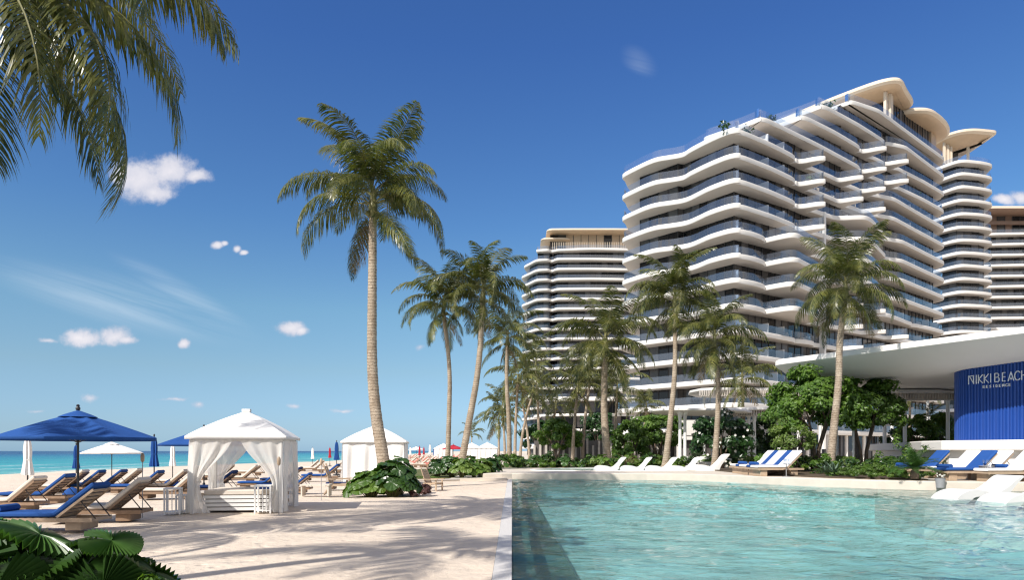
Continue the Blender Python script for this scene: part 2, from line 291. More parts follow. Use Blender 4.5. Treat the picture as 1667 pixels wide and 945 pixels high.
# ------------------------------------------------------------ mesh helpers
class MB:
    def __init__(s): s.v = []; s.f = []; s.m = []; s.n = 0
    def add(s, verts, faces, mi=0):
        o = s.n; s.v.append(np.asarray(verts, dtype=np.float64).reshape(-1, 3)); s.n += len(s.v[-1])
        for f in faces: s.f.append(tuple(i + o for i in f)); s.m.append(mi)
    def box(s, c, size, rz=0.0, mi=0, tilt=None):
        x, y, z = (q / 2 for q in size)
        p = np.array([(-x,-y,-z),(x,-y,-z),(x,y,-z),(-x,y,-z),(-x,-y,z),(x,-y,z),(x,y,z),(-x,y,z)])
        if tilt is not None:   # tilt about local y
            ca, sa = math.cos(tilt), math.sin(tilt); p = np.stack([p[:,0]*ca + p[:,2]*sa, p[:,1], -p[:,0]*sa + p[:,2]*ca], 1)
        if rz:
            ca, sa = math.cos(rz), math.sin(rz); p = np.stack([p[:,0]*ca - p[:,1]*sa, p[:,0]*sa + p[:,1]*ca, p[:,2]], 1)
        s.add(p + np.array(c), [(0,3,2,1),(4,5,6,7),(0,1,5,4),(1,2,6,5),(2,3,7,6),(3,0,4,7)], mi)
    def tube(s, pts, rad, n=8, mi=0, cap=True, bump=None):
        pts = [Vector(p) for p in pts]; k = len(pts)
        if not hasattr(rad, '__len__'): rad = [rad] * k
        vs = []; up = None
        for i, p in enumerate(pts):
            d = (pts[min(i+1, k-1)] - pts[max(i-1, 0)]).normalized()
            if up is None: up = Vector((0,1,0)) if abs(d.y) < 0.9 else Vector((1,0,0))
            a = d.cross(up).normalized(); b = a.cross(d).normalized(); up = b
            for j in range(n):
                t = 2 * math.pi * j / n
                vs.append(p + (a * math.cos(t) + b * math.sin(t)) * rad[i])
        fs = [(i*n+j, i*n+(j+1) % n, (i+1)*n+(j+1) % n, (i+1)*n+j) for i in range(k-1) for j in range(n)]
        if cap: fs += [tuple(range(n))[::-1], tuple(range((k-1)*n, k*n))]
        s.add([tuple(v) for v in vs], fs, mi)
    def lathe(s, prof, n=16, c=(0,0,0), mi=0, fold=0.0, nf=8):
        vs = []
        for (r, z) in prof:
            for j in range(n):
                t = 2 * math.pi * j / n; rr = r * (1 + fold * math.cos(nf * t))
                vs.append((c[0] + rr * math.cos(t), c[1] + rr * math.sin(t), c[2] + z))
        k = len(prof)
        fs = [(i*n+j, i*n+(j+1) % n, (i+1)*n+(j+1) % n, (i+1)*n+j) for i in range(k-1) for j in range(n)]
        fs += [tuple(range(n))[::-1], tuple(range((k-1)*n, k*n))]
        s.add(vs, fs, mi)
    def prism(s, poly, z0, z1, mi=0):
        n = len(poly); vs = [(x, y, z0) for x, y in poly] + [(x, y, z1) for x, y in poly]
        fs = [tuple(range(n))[::-1], tuple(range(n, 2*n))] + [(i, (i+1) % n, n+(i+1) % n, n+i) for i in range(n)]
        s.add(vs, fs, mi)
    def rings(s, rings, mi=0, closed=True, caps=(True, True), mis=None):
        n = len(rings[0]); vs = [tuple(p) for r in rings for p in r]; o = s.n
        s.v.append(np.asarray(vs, dtype=np.float64)); s.n += len(vs)
        for i in range(len(rings)-1):
            for j in range(n if closed else n-1):
                s.f.append((o+i*n+j, o+i*n+(j+1) % n, o+(i+1)*n+(j+1) % n, o+(i+1)*n+j)); s.m.append(mis[i] if mis else mi)
        if caps[0]: s.f.append(tuple(o+j for j in range(n))[::-1]); s.m.append(mis[0] if mis else mi)
        if caps[1]: s.f.append(tuple(o+(len(rings)-1)*n+j for j in range(n))); s.m.append(mis[-1] if mis else mi)
    def build(s, name, mats, parent=None, smooth=False, loc=None, rot=None):
        me = bpy.data.meshes.new(name)
        me.from_pydata(np.concatenate(s.v).tolist() if s.v else [], [], s.f)
        if not isinstance(mats, (list, tuple)): mats = [mats]
        for m in mats: me.materials.append(M[m] if isinstance(m, str) else m)
        if len(mats) > 1: me.polygons.foreach_set('material_index', s.m)
        if smooth is True: me.polygons.foreach_set('use_smooth', [True] * len(s.f))
        me.update()
        if smooth == 'auto':
            me.polygons.foreach_set('use_smooth', [len(f) < 7 for f in s.f]); me.set_sharp_from_angle(angle=R(38))
        o = bpy.data.objects.new(name, me); COL.objects.link(o)
        if parent: o.parent = parent
        if loc is not None: o.location = loc
        if rot is not None: o.rotation_euler = rot
        return o
def bevel(o, w=0.02, seg=2):
    b = o.modifiers.new('bevel', 'BEVEL'); b.width = w; b.segments = seg; b.limit_method = 'ANGLE'; return o
def tag(o, label=None, cat=None, group=None, kind=None):
    if label: o['label'] = label
    if cat: o['category'] = cat
    if group: o['group'] = group
    if kind: o['kind'] = kind
    return o
def empty(name, loc=(0,0,0), rz=0.0, label=None, cat=None, group=None):
    o = bpy.data.objects.new(name, None); COL.objects.link(o); o.location = loc; o.rotation_euler = (0, 0, rz); o.empty_display_size = 0.3
    return tag(o, label, cat, group)
KIDS = {}
def copy_tree(o, loc, rz=0.0, label=None, group=None, scale=None):
    r = o.copy(); COL.objects.link(r); r.location = loc; r.rotation_euler = (0, 0, rz)
    if scale: r.scale = (scale,) * 3
    if label: r['label'] = label
    if group: r['group'] = group
    if o.name not in KIDS: KIDS[o.name] = [(c, list(c.children)) for c in o.children]
    for ch, sub in KIDS[o.name]:
        c = ch.copy(); COL.objects.link(c); c.parent = r
        for g in sub:
            d = g.copy(); COL.objects.link(d); d.parent = c
    return r
class Placer:
    """first use moves the built thing itself, later ones copy it"""
    def __init__(s, proto): s.p = proto; s.used = False; s.p.location = (0, 0, -50)
    def put(s, loc, rz=0.0, label=None, group=None, scale=None):
        if not s.used:
            s.used = True; KIDS[s.p.name] = [(c, list(c.children)) for c in s.p.children]
            s.p.location = loc; s.p.rotation_euler = (0, 0, rz)
            if scale: s.p.scale = (scale,) * 3
            if label: s.p['label'] = label
            if group: s.p['group'] = group
            return s.p
        r = copy_tree(s.p, loc, rz, label, group, scale or 1.0)
        return r
def P(px, py, Y): return Vector(((px - CX) / F * Y, Y, EYE - (py - HY) / F * Y))
def G(px, py, z=0.0):
    Y = (EYE - z) * F / (py - HY); return Vector(((px - CX) / F * Y, Y, z))
def chaikin(pts, it=2, closed=True):
    p = np.asarray(pts, dtype=float)
    for _ in range(it):
        if closed:
            q = np.roll(p, -1, axis=0); p = np.stack([0.75*p + 0.25*q, 0.25*p + 0.75*q], 1).reshape(-1, p.shape[1])
        else:
            a, b = p[:-1], p[1:]; m = np.stack([0.75*a + 0.25*b, 0.25*a + 0.75*b], 1).reshape(-1, p.shape[1])
            p = np.vstack([p[:1], m, p[-1:]])
    return p
def inset(poly, d):
    p = np.asarray(poly, dtype=float)
    e = np.roll(p, -1, axis=0) - p; L = np.linalg.norm(e, axis=1, keepdims=True); L[L < 1e-9] = 1; e /= L
    n = np.stack([-e[:,1], e[:,0]], 1); a = 0.5 * np.sum(p[:,0]*np.roll(p[:,1],-1) - np.roll(p[:,0],-1)*p[:,1])
    if a < 0: n = -n
    m = n + np.roll(n, 1, axis=0); ml = np.linalg.norm(m, axis=1, keepdims=True); ml[ml < 0.3] = 0.3
    m /= ml; k = np.clip(np.sum(m * n, axis=1, keepdims=True), 0.55, 1)
    return p + m * d / k
def ring3(poly, z): return [(x, y, z) for x, y in poly]

def soft(poly, r=1.5, it=1):
    """polygon with its corners rounded over a fixed length"""
    p = np.asarray(poly, float); out = []
    for i in range(len(p)):
        a, b, c = p[i-1], p[i], p[(i+1) % len(p)]; la, lc = np.linalg.norm(a-b), np.linalg.norm(c-b)
        u = b + (a-b)/la*min(r, la*.38); v = b + (c-b)/lc*min(r, lc*.38); out += [u, .5*b+.25*u+.25*v, v]
    return chaikin(out, it)
# ============================================================ THE SETTING
def setting():
    # shoreline: x of the waterline for each distance
    YS = [-60, 0, 30, 61, 91, 116, 160, 250, 400, 800, 1500, 3000, 9000]
    XS = [-44, -45, -46, -46, -45.5, -38, -41, -52, -66, -98, -150, -260, -500]
    def sx(y): return float(np.interp(y, YS, XS))
    mb = MB()
    ys = list(np.arange(-60, 130, 2.0)) + list(np.arange(130, 420, 10.0)) + [500, 650, 800, 1100, 1500, 2200, 3000, 5000, 9000]
    # beach: from beyond the waterline to the pool's edge
    offs = [-400, -60, -14, -5, -2.0, 0.0, 3.0, 8.0]; zz = [-8, -5, -1.6, -0.95, -0.7, -0.6, -0.30, 0.0]
    rows = []
    for y in ys:
        s = sx(y); xs = [s + o for o in offs]; z = list(zz)
        xe = -0.27 if y < 43 else (60.0 if y < 130 else 3000)
        t0 = xs[-1]
        for k in range(1, 25): xs.append(t0 + (xe - t0) * k / 24); z.append(0.0)
        rows.append([(a, y, b) for a, b in zip(xs, z)])
    n = len(rows[0]); vs = [p for r in rows for p in r]; rng = np.random.RandomState(3)
    vs = np.array(vs)
    und = 0.05*np.sin(vs[:,0]*0.6+vs[:,1]*0.31) + 0.04*np.sin(vs[:,0]*0.23-vs[:,1]*0.47+1) + 0.02*np.sin(vs[:,0]*1.7+vs[:,1]*1.1)
    m = (vs[:,2] > -0.01) & (vs[:,0] < -1.5) & (vs[:,1] < 300)
    vs[:,2] += np.where(m, und * 0.5 - 0.03, -0.004)
    mb.add(vs, [(i*n+j, i*n+j+1, (i+1)*n+j+1, (i+1)*n+j) for i in range(len(rows)-1) for j in range(n-1)])
    tag(mb.build('beach_sand', 'sand', smooth=True), kind='structure')
    mb = MB(); mb.add([(-30000,-400,-0.6),(-20,-400,-0.6),(-20,400,-0.6),(-20,40000,-0.6),(-30000,40000,-0.6)], [(0,1,2,3,4)])
    # only the sea side (left of the beach) ever shows; the rest lies under the land
    tag(mb.build('sea', 'sea'), kind='structure')
    mb = MB(); mb.add([(-0.3,-60,-2.2),(3000,-60,-2.2),(3000,9000,-2.2),(-0.3,9000,-2.2)], [(0,1,2,3)])
    tag(mb.build('ground', 'soil'), kind='structure')
    # pool basin
    edge = [(0,41.0),(4,40.9),(8,40.5),(10.4,39.6),(11.9,37.6),(13.2,35.0),(14.8,32.8),(16.6,31.0),(18.7,29.8),(22,29.2),(34,29.0)]
    poolp = [(0,-3)] + [(34,-3)] + edge[::-1]
    mb = MB(); nn = len(poolp)
    mb.add([(x,y,-1.35) for x, y in poolp], [tuple(range(nn))])
    tag(mb.build('pool_floor', 'tile'), kind='structure')
    mb = MB()
    for i in range(nn):
        a, b = poolp[i], poolp[(i+1) % nn]
        if a[0] == 0 and b[0] == 0: continue
        mb.add([(*a,-1.35),(*b,-1.35),(*b,-0.03),(*a,-0.03)], [(0,1,2,3)])
    tag(mb.build('pool_wall', 'tile'), kind='structure')
    mb = MB()
    mb.box((-0.10, 19, -0.74), (0.20, 44, 1.20)); mb.prism([(0.42,-3),(1.45,-3),(1.2,40.9),(0.42,40.9)], -1.34, -0.95); mb.prism([(0.02,-3),(0.40,-3),(0.40,40.9),(0.02,40.9)], -1.34, -0.35)
    tag(mb.build('pool_edge_wall', 'darktile'), kind='structure')
    ysp = [-3.0]
    while ysp[-1] < 41.3: ysp.append(ysp[-1] + max(.07, .0075*max(ysp[-1], 0)))
    gx, gy = np.meshgrid(np.concatenate([np.arange(0, 14, .10), np.arange(14, 34.01, .14)]), np.array(ysp)); h = np.zeros_like(gx); rw = np.random.RandomState(77)
    for i in range(64):
        lam = 0.34 * (10 ** (rw.rand()**1.5 * 0.95)); th = rw.normal(1.25, .75); k_ = 2*math.pi/lam
        h += lam * 0.0052 * np.sin(k_*(gx*math.cos(th) + gy*math.sin(th)) + rw.rand()*6.28 + .8*np.sin(gx*.31+gy*.23*rw.rand()*2+i))
    h *= .7 + .45*np.sin(gx*.5+1.3*np.sin(gy*.22))*np.sin(gy*.33+gx*.1)
    ny_, nx_ = gx.shape; mb = MB(); mb.add(np.stack([gx, gy, h-0.045], -1).reshape(-1,3), [(j*nx_+i, j*nx_+i+1, (j+1)*nx_+i+1, (j+1)*nx_+i) for j in range(ny_-1) for i in range(nx_-1)])
    tag(mb.build('pool_water', 'pool', smooth=True), kind='structure')
    mb = MB(); mb.box((-0.135, 19.0, -0.06), (0.26, 44, 0.13))
    tag(mb.build('pebble_coping', 'pebble'), kind='structure')
    # pale deck round the far end: top at 0.37, riser down to the water
    outer = [(-1.7,40.4),(-0.6,40.7)] + edge + [(60,29.0),(60,62),(13.5,62),(6.4,55.5),(3,54),(-2.5,53),(-3.3,46)]
    mb = MB(); inn = [(x, y) for x, y in edge]
    P0 = np.array(outer)
    mb.rings([ring3(P0, -0.5), ring3(P0, 0.33), ring3(inset(P0, 0.04), 0.37)], caps=(False, True))
    tag(mb.build('pool_deck', 'deck'), kind='structure')
    mb = MB(); mb.prism([(-3.6,39.2),(-0.32,39.9),(-0.32,40.8),(-1.7,40.5),(-3.4,46.2)][::1], -0.2, 0.12)
    tag(mb.build('deck_ramp', 'deck'), kind='structure')
    # sunken rill behind the deck (upper pool) at the far left
    up = [(1.2,46.2),(5,45.6),(9.6,45.2),(12.6,45.6),(13.2,50.5),(9,52.6),(4.6,52.0),(2.0,49.6)]
    mb = MB(); q = chaikin(up, 2); mb.prism([tuple(p) for p in q], 0.366, 0.372)
    m = principled('shallow_water', (0.17, 0.34, 0.31), 0.06, 0.5, var=0.3, vscale=1.2, bump=0.25, bscale=6); M['shallow'] = m
    tag(mb.build('upper_pool_water', 'shallow'), kind='structure')
    mb = MB(); a = inset(q, -0.25); k = len(q)
    mb.rings([ring3(a, 0.36), ring3(a, 0.42), ring3(q, 0.42), ring3(q, 0.36)], caps=(False, False))
    tag(mb.build('upper_pool_kerb', 'white'), kind='structure')
    # garden ground behind the deck, and the hotel grounds
    mb = MB(); mb.prism([(-3.3,46),(-2.5,53),(3,54),(6.4,55.5),(13.5,62),(60,62),(60,66),(-5.3,66),(-5.2,60)], -0.5, 0.30)
    tag(mb.build('garden_ground', 'moss'), kind='structure')
    mb = MB(); mb.prism([(-5.3,66),(60,66),(400,66),(400,420),(-9,420),(-9,160),(-6.2,90)], -0.5, 0.296)
    tag(mb.build('hotel_grounds', 'deck'), kind='structure')
    mb = MB(); mb.prism([(15.6,33.3),(17.2,32.0),(18.75,30.75),(19.2,35.5),(25,37.5),(24,50),(13.6,50),(13.6,42),(14.0,36.9)], 0.3, 0.44)
    tag(mb.build('planting_bed', 'soil'), kind='structure')
    mb = MB(); mb.prism([(-7.6,37.6),(-4.6,38.6),(-3.7,40.0),(-3.4,46),(-4.9,60),(-8,60),(-8.2,44)], -0.2, 0.14)
    tag(mb.build('beach_planting_bed', 'moss'), kind='structure')
    # low promenade paving in front of the hotel
    mb = MB(); mb.prism([(4,66),(70,66),(70,80),(4,80)], 0.1, 0.34)
    tag(mb.build('promenade', 'stone'), kind='structure')
setting()

# ============================================================ TOWERS
def slab_mesh(poly, z, t=0.92, mats=('white','soffit')):
    mb = MB(); a = np.asarray(poly)
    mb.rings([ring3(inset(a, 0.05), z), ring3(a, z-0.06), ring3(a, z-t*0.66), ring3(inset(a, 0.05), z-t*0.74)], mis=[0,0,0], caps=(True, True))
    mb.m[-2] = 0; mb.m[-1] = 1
    return mb
def ribbon(mb, pts, z0, z1, mi=0):
    n = len(pts)
    mb.add([(x,y,z0) for x,y in pts] + [(x,y,z1) for x,y in pts], [(i,i+1,n+i+1,n+i) for i in range(n-1)], mi)
def resample(pts, step):
    p = np.asarray(pts, float); seg = np.linalg.norm(np.diff(p, axis=0), axis=1); L = np.concatenate([[0], np.cumsum(seg)])
    k = max(1, int(round(L[-1] / step))); t = np.linspace(0, L[-1], k+1)
    return np.stack([np.interp(t, L, p[:,0]), np.interp(t, L, p[:,1])], 1)
def glazed(pts, z0, z1, rng, parent, step=1.6, prob=(0.5, 0.3, 0.2), mull=0.09, mats=('glass','curtain','room')):
    g = MB(); f = MB()
    p = np.asarray(pts, float)
    for a, b in zip(p[:-1], p[1:]):
        q = resample([a, b], step)
        for u, v in zip(q[:-1], q[1:]):
            mi = rng.choice(len(mats), p=prob)
            g.add([(*u,z0),(*v,z0),(*v,z1),(*u,z1)], [(0,1,2,3)], mi)
        d = b - a; ang = math.atan2(d[1], d[0])
        for u in q: f.box((u[0], u[1], (z0+z1)/2), (mull, 0.16, z1-z0-0.01), ang)
    o = g.build('glazed_wall', list(mats), parent)
    f.build('window_frame', 'frame', o); return o

tn = np.array([-0.606, 0.796]); td = np.array([0.796, 0.606]); tO = np.array([31.0, 92.9])
def Or(s, off): return tO + td*s + tn*(3.2-off)     # off 3.2 = the outer line, 0 = the glass
def zone(kind, s0, s1):
    w = s1 - s0
    if kind == 'S': return [(s0+.02,2.2),(s0+.12,2.7),(s0+1.2,3.1),(s0+w*.5,3.35),(s1-1.4,3.2),(s1-.12,2.9),(s1-.02,2.3)]
    if kind == 'B':
        j = min(2.6, .72*w); return [(s0+.02,1.8),(s0+.15,2.5),(s1-j-.15*w,2.7),(s1-j,2.6),(s1-j*.78,3.3),(s1-j*.55,4.8),(s1-.7,5.6),(s1-.25,5.7),(s1-.02,5.1),(s1-.0,2.6)]
    if kind == 'M': return [(s0+.02,2.4),(s0+.1,3.1),(s0+.22*w,3.3),(s0+.31*w,3.6),(s0+.38*w,5.4),(s0+.44*w,6.5),(s0+.54*w,6.4),(s1-.9,4.1),(s1-.1,3.8),(s1-.01,2.6)]
    if kind == 'N': return [(s0-.05,2.6),(s0+.02,3.4),(s0+.15,4.8),(s0+.45,6.2),(s0+.14*w,6.8),(s0+.28*w,6.5),(s1-.9,5.3),(s1-.1,4.9),(s1-.01,2.6)]
    if kind == 'L': return [(s0+.02,2.4),(s0+.1,3.1),(s0+.10*w,3.8),(s0+.18*w,4.4),(s0+.5*w,3.9),(s1-2,3.3),(s1-.6,3.2)]
_T = [('B',30.2,37.7)]
FLOORS = {
 17: (31, [('L',31,68.3)]), 16: (22, [('S',22,43.3),('L',43.5,68.3)]), 15: (16.3, [('S',16.3,34.4),('B',34.5,38.0),('B',38.2,46.3),('S',46.5,68.3)]),
 14: (5.6, [('S',5.6,34.4),('B',34.5,38.0),('B',38.2,46.3),('S',46.5,68.3)]),
 13: (0, [('S',0,14.6),('B',14.7,18.3),('B',18.5,30.0),('B',30.2,37.7),('L',37.9,68.3)]),
 12: (0, [('S',0,14.6),('B',14.7,18.3),('B',18.5,30.0),('B',30.2,37.7),('L',37.9,68.3)]),
 11: (0, [('S',0,14.6),('B',14.7,18.3),('M',18.5,41.5),('L',41.7,68.3)]), 10: (0, [('S',0,14.6),('B',14.7,18.3),('M',18.5,41.5),('L',41.7,68.3)]),
 9: (0, [('S',0,6.8),('N',6.9,18.2),('M',18.5,41.5),('L',41.7,68.3)]), 8: (0, [('S',0,6.8),('N',6.9,18.2),('M',18.5,41.5),('L',41.7,68.3)]),
 7: (0, [('S',0,6.8),('N',6.9,18.2),('B',18.5,30.0),('B',30.2,37.7),('L',37.9,54),('S',54.2,68.3)]),
 6: (0, [('S',0,6.8),('N',6.9,18.2),('B',18.5,30.0),('B',30.2,37.7),('B',37.9,46.3),('S',46.5,68.3)]),
 5: (0, [('S',0,14.6),('S',14.7,20),('B',20.2,30),('B',30.2,37.7),('B',37.9,46.3),('S',46.5,68.3)]),
 4: (0, [('S',0,14.6),('S',14.7,30),('B',30.2,37.7),('B',37.9,46.3),('S',46.5,68.3)]),
 3: (0, [('S',0,12.5),('B',12.6,18.3),('M',18.5,41.5),('L',41.7,68.3)]), 2: (0, [('S',0,14.6),('S',14.7,40),('S',40.2,68.3)]), 1: (0, [('S',0,22),('S',22.2,68.3)]),
}
def left_outline(k):
    a = max(0, min(1, (12 - k) / 8.0)); j = 0.35 * math.sin(k * 2.1)
    if k >= 12: nx = (25.3, 99.6 + 1.0); ny = (25.7, 99.2)
    else: nx = (25.3 + 1.6*a, 100.6 - 1.6*a); ny = (26.5 + 1.3*a, 98.2 - 1.6*a)
    if k <= 5: return [(17.4-.5*(k<4), 109.6), (17.0-.5*(k<4), 108.4), (18.6,105.6), (22.6,101.5), (26.5,97.4), (29.4,94.0), (30.6,92.9), (31.8,93.1)]
    return [(18.2,109.8), (17.4,108.6), (18.0,107.2), (20.2,103.6+j*.5), (21.6,102.1), (23.2,101.5), nx, ny, (27.6,95.9), (29.2,93.7), (30.2,92.9), (31.4,92.9)]
def main_tower():
    T = empty('hotel_tower', (0,0,0), 0, 'large white hotel tower with stacked wavy balconies and a golden rooftop canopy', 'hotel tower')
    rng = np.random.RandomState(11); H = 3.4; Z = lambda k: 45.75 + (k-13)*H
    for k in range(17, 0, -1):
        s0, zones = FLOORS[k]; rp = []
        for z_ in zones: rp += zone(*z_)
        right = [tuple(Or(s, o)) for s, o in rp] + [tuple(Or(69.4, 2.0)), tuple(Or(70.4, -1.0)), tuple(Or(70.4, -6)), tuple(Or(69, -19))]
        if s0 == 0: left = left_outline(k); back = [tuple(Or(12,-21)), (23.5,119.0), (19.2,113.0)]
        else:
            c = Or(s0, 3.0); left = [tuple(c + np.array([-.66,.75])*9.5), tuple(c + np.array([-.66,.75])*8.9 + np.array([-.5,-.3])), tuple(c + np.array([-.66,.75])*4), tuple(c + np.array([-.66,.75])*1.2), tuple(c)]
            back = [tuple(Or(s0+10,-19)), tuple(c + np.array([-.66,.75])*12 + td*4)]
        poly = soft(left + right + back, 1.1, 1)
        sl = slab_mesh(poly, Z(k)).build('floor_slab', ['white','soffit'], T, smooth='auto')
        # railing just inside the edge along the seen sides
        r = inset(poly, 0.28); nvis = (len(left) + len(right) - 2) * 6
        mb = MB(); ribbon(mb, [tuple(p) for p in r[2:nvis]], Z(k)+0.0, Z(k)+1.12)
        mb.build('glass_railing', 'rail', sl)
        # walls of the storey below this slab
        wc = Or(2.2 + s0, 0.75) if s0 == 0 else Or(s0+3.5, -0.3)
        wl = np.array([20.3,108.0]) if s0 == 0 else wc + np.array([-.66,.75])*8
        zb, zt = Z(k)-H, Z(k)-0.66
        nz = wl + 0.45*(wc - wl) + np.array([0.75, 0.65]) * (0.9 if s0 == 0 else 0)
        pts = [wl, wl + 0.43*(wc-wl), nz, wc, Or(14.6,1.6) if s0 < 10 else wc + td*3, Or(18.4 if s0 < 10 else s0+7,1.5), Or(30.0,1.7), Or(30.1,1.3), Or(46,1.7), Or(66.5,1.5), Or(68.5,-2.0), Or(68,-17)]
        if k == 1: zb = 0.3
        glazed(pts, zb, zt, rng, T, prob=(0.62, 0.26, 0.12))
        core = MB(); core.prism([tuple(p) for p in inset(np.array([wl + (1.5,1.5)] + [wc + np.array([0.3,2.0])] + [Or(66,-3), Or(66,-17), Or(14+s0*.5,-19), wl + (4.5,8)]), 0.4)], zb, zt)
        core.build('core_wall', 'room', T)
        pw = MB()                                      # low white walls that part the flats
        for s_, off in [(s, o) for (kd, a, b) in zones if kd in 'SLMN' and b-a > 9 for s, o in ([(a+(b-a)*.52, 2.7), (a+(b-a)*.80, 2.7)] if rng.rand() < 2 else [])]:
            c = Or(s_, off/2); pw.box((c[0], c[1], Z(k)+0.75), (0.22, off, 1.5), math.atan2(tn[1], tn[0]) - math.pi/2)
        if pw.n and k < 14: pw.build('partition_wall', 'white', sl)
        if s0 == 0 and k < 13 :                             # balcony furniture hinted on a few floors
            fb = MB()
            for s_ in rng.uniform(1, 62, 9):
                c = Or(s_, 1.6); fb.box((c[0], c[1], Z(k)+.4), (1.5, .7, .45), rng.rand()*3); fb.box((c[0]+.6, c[1]+.4, Z(k)+.7), (.5, .16, .6), .6)
            fb.build('balcony_furniture', 'cream', sl)
    # vertical service shaft seen as a thin pier between the bays
    mb = MB(); c = Or(22.2, 2.9); mb.box((c[0], c[1], (2+Z(11))/2), (0.5, 0.9, Z(11)-2), .6); mb.build('pier', 'white', T)
    # penthouse: recessed wall, gold soffit roof in two leaves, columns
    z = Z(17); top = 67.0
    pent = [Or(46.5,-9), Or(48.8,1.0), Or(66.5,1.0), Or(68.5,-9)]
    glazed([tuple(p) for p in pent], z, top-1.6, rng, T, step=1.1, prob=(0.7,0.1,0.2), mull=0.16)
    mb = MB(); mb.prism([tuple(p) for p in inset(np.array(pent), 0.5)], z, top-1.7); mb.build('penthouse_core', 'gold', T)
    mb = MB(); mb.prism([tuple(Or(66.2,1.4)), tuple(Or(69.0,1.2)), tuple(Or(70.4,-1.2)), tuple(Or(70.4,-7)), tuple(Or(66.2,-7))], z, top-1.9); mb.build('penthouse_wall', 'gold', T)
    def roof(pts, zt, name):
        a = soft(pts, 3.2, 2); b = inset(a, 1.4)
        mb = MB(); mb.rings([ring3(inset(a, 0.8), zt), ring3(inset(a,0.25), zt-.14), ring3(a, zt-.45), ring3(a, zt-.8), ring3(inset(a,.4), zt-1.15), ring3(b, zt-1.35)], mis=[0,0,0,0,1,1]); mb.m[-2] = 0; mb.m[-1] = 1
        return mb.build(name, ['goldroof','gold'], T, smooth='auto')
    roof([tuple(Or(55.0,3.0)), tuple(Or(49,4.0)), tuple(Or(44.5,5.2)), tuple(Or(42.3,2.5)), tuple(Or(41.6,-6)), tuple(Or(41.6,-20)), tuple(Or(54,-20)), tuple(Or(56.5,1.0))], top, 'roof')
    roof([tuple(Or(56.2,3.0)), tuple(Or(59,4.6)), tuple(Or(67,4.2)), tuple(Or(72.5,2.5)), tuple(Or(73.5,-1)), tuple(Or(71,-6)), tuple(Or(62,-14)), tuple(Or(54,-16)), tuple(Or(54.5,0.5))], top-.9, 'roof')
    for s_, o_ in ((43.6,-4.0),(45.4,2.0),(46.8,2.2),(47.6,2.0)):
        mb = MB(); c = Or(s_, o_); mb.box((c[0], c[1], (z+top-1.4)/2), (0.6,0.45,top-1.4-z), .65); mb.build('column', 'gold' if o_ < 0 else 'goldroof', T)
    # ground-floor frontage: pale wall with tall glazing and short columns
    gw = MB(); a = Or(1.5, 1.0)
    for s_ in np.arange(1, 66, 6.0):
        mb = MB(); c = Or(s_, 2.2); mb.lathe([(.28,0),(.28,Z(1)-.6)], 12, (c[0], c[1], .2)); mb.build('column', 'white', T, smooth='auto')
    # a few potted shrubs up on the terraces belong to the building's greenery
    pm = MB()
    for (s_, o_, kk) in ((3,2.3,13),(-1,1.5,13),(9,2.2,14),(25,2.3,16),(57,2.2,14),(60,2.2,11),(18,3.2,12)):
        c = Or(s_, o_); 
        for _ in range(90):
            q = np.array([c[0], c[1], Z(kk)+.7]) + rng.normal(0, .35, 3); d = rng.normal(0, .16, (3,3)); pm.add(q + d, [(0,1,2)])
    pm.build('terrace_plants', 'leafd', T)
    return T
main_tower()

def simple_tower(name, label, front, depthv, z0, ztop, nfl, H, steps, wave, seed, wallin=2.4, t=0.78, prob=(.6,.25,.15), grow=0.0, railm='rail'):
    """front: outline points left to right, depthv: vector to the back; steps: {floor from top: fraction cut from the left}"""
    T = empty(name, (0,0,0), 0, label, 'hotel tower'); rng = np.random.RandomState(seed)
    front = np.array(front, float); dv = np.array(depthv, float); inn = dv / np.linalg.norm(dv)
    for i in range(nfl):
        z = ztop - i*H
        if z < 1.5: break
        f = front.copy(); cut = steps.get(i, 0.0)
        if cut: f = f[f[:,0] > cut]; f = np.vstack([[cut, np.interp(cut, front[:,0], front[:,1])], f])
        w = wave(i); f2 = f - np.outer(np.interp(np.arange(len(f)), np.arange(len(w)), w) if len(w) != len(f) else np.array(w), inn)
        poly = soft([tuple(f2[0] + dv)] + [tuple(p) for p in f2] + [tuple(f2[-1] + dv)], 1.6)
        sl = slab_mesh(poly, z, t).build('floor_slab', ['white','soffit'], T, smooth='auto')
        mb = MB(); r = inset(poly, .25); n = len(r); ribbon(mb, [tuple(p) for p in r[5:n-5]], z, z+1.1); mb.build('glass_railing', railm, sl)
        g = f + inn*wallin; g[0] += inn*0 + np.array([wallin*0.8, 0]); g[-1] -= np.array([wallin*.8, 0])
        glazed([tuple(g[0] + dv*.8)] + [tuple(p) for p in g] + [tuple(g[-1] + dv*.8)], z-H, z-t*.7, rng, T, step=2.0, prob=prob, mull=.14)
        core = MB(); core.prism([tuple(g[0]+inn*.6+(.5,0)), tuple(g[-1]+inn*.6-(.5,0)), tuple(g[-1]+dv*.75-(.5,0)), tuple(g[0]+dv*.75+(.5,0))], z-H, z-t*.7); core.build('core_wall', 'room', T)
    return T, rng
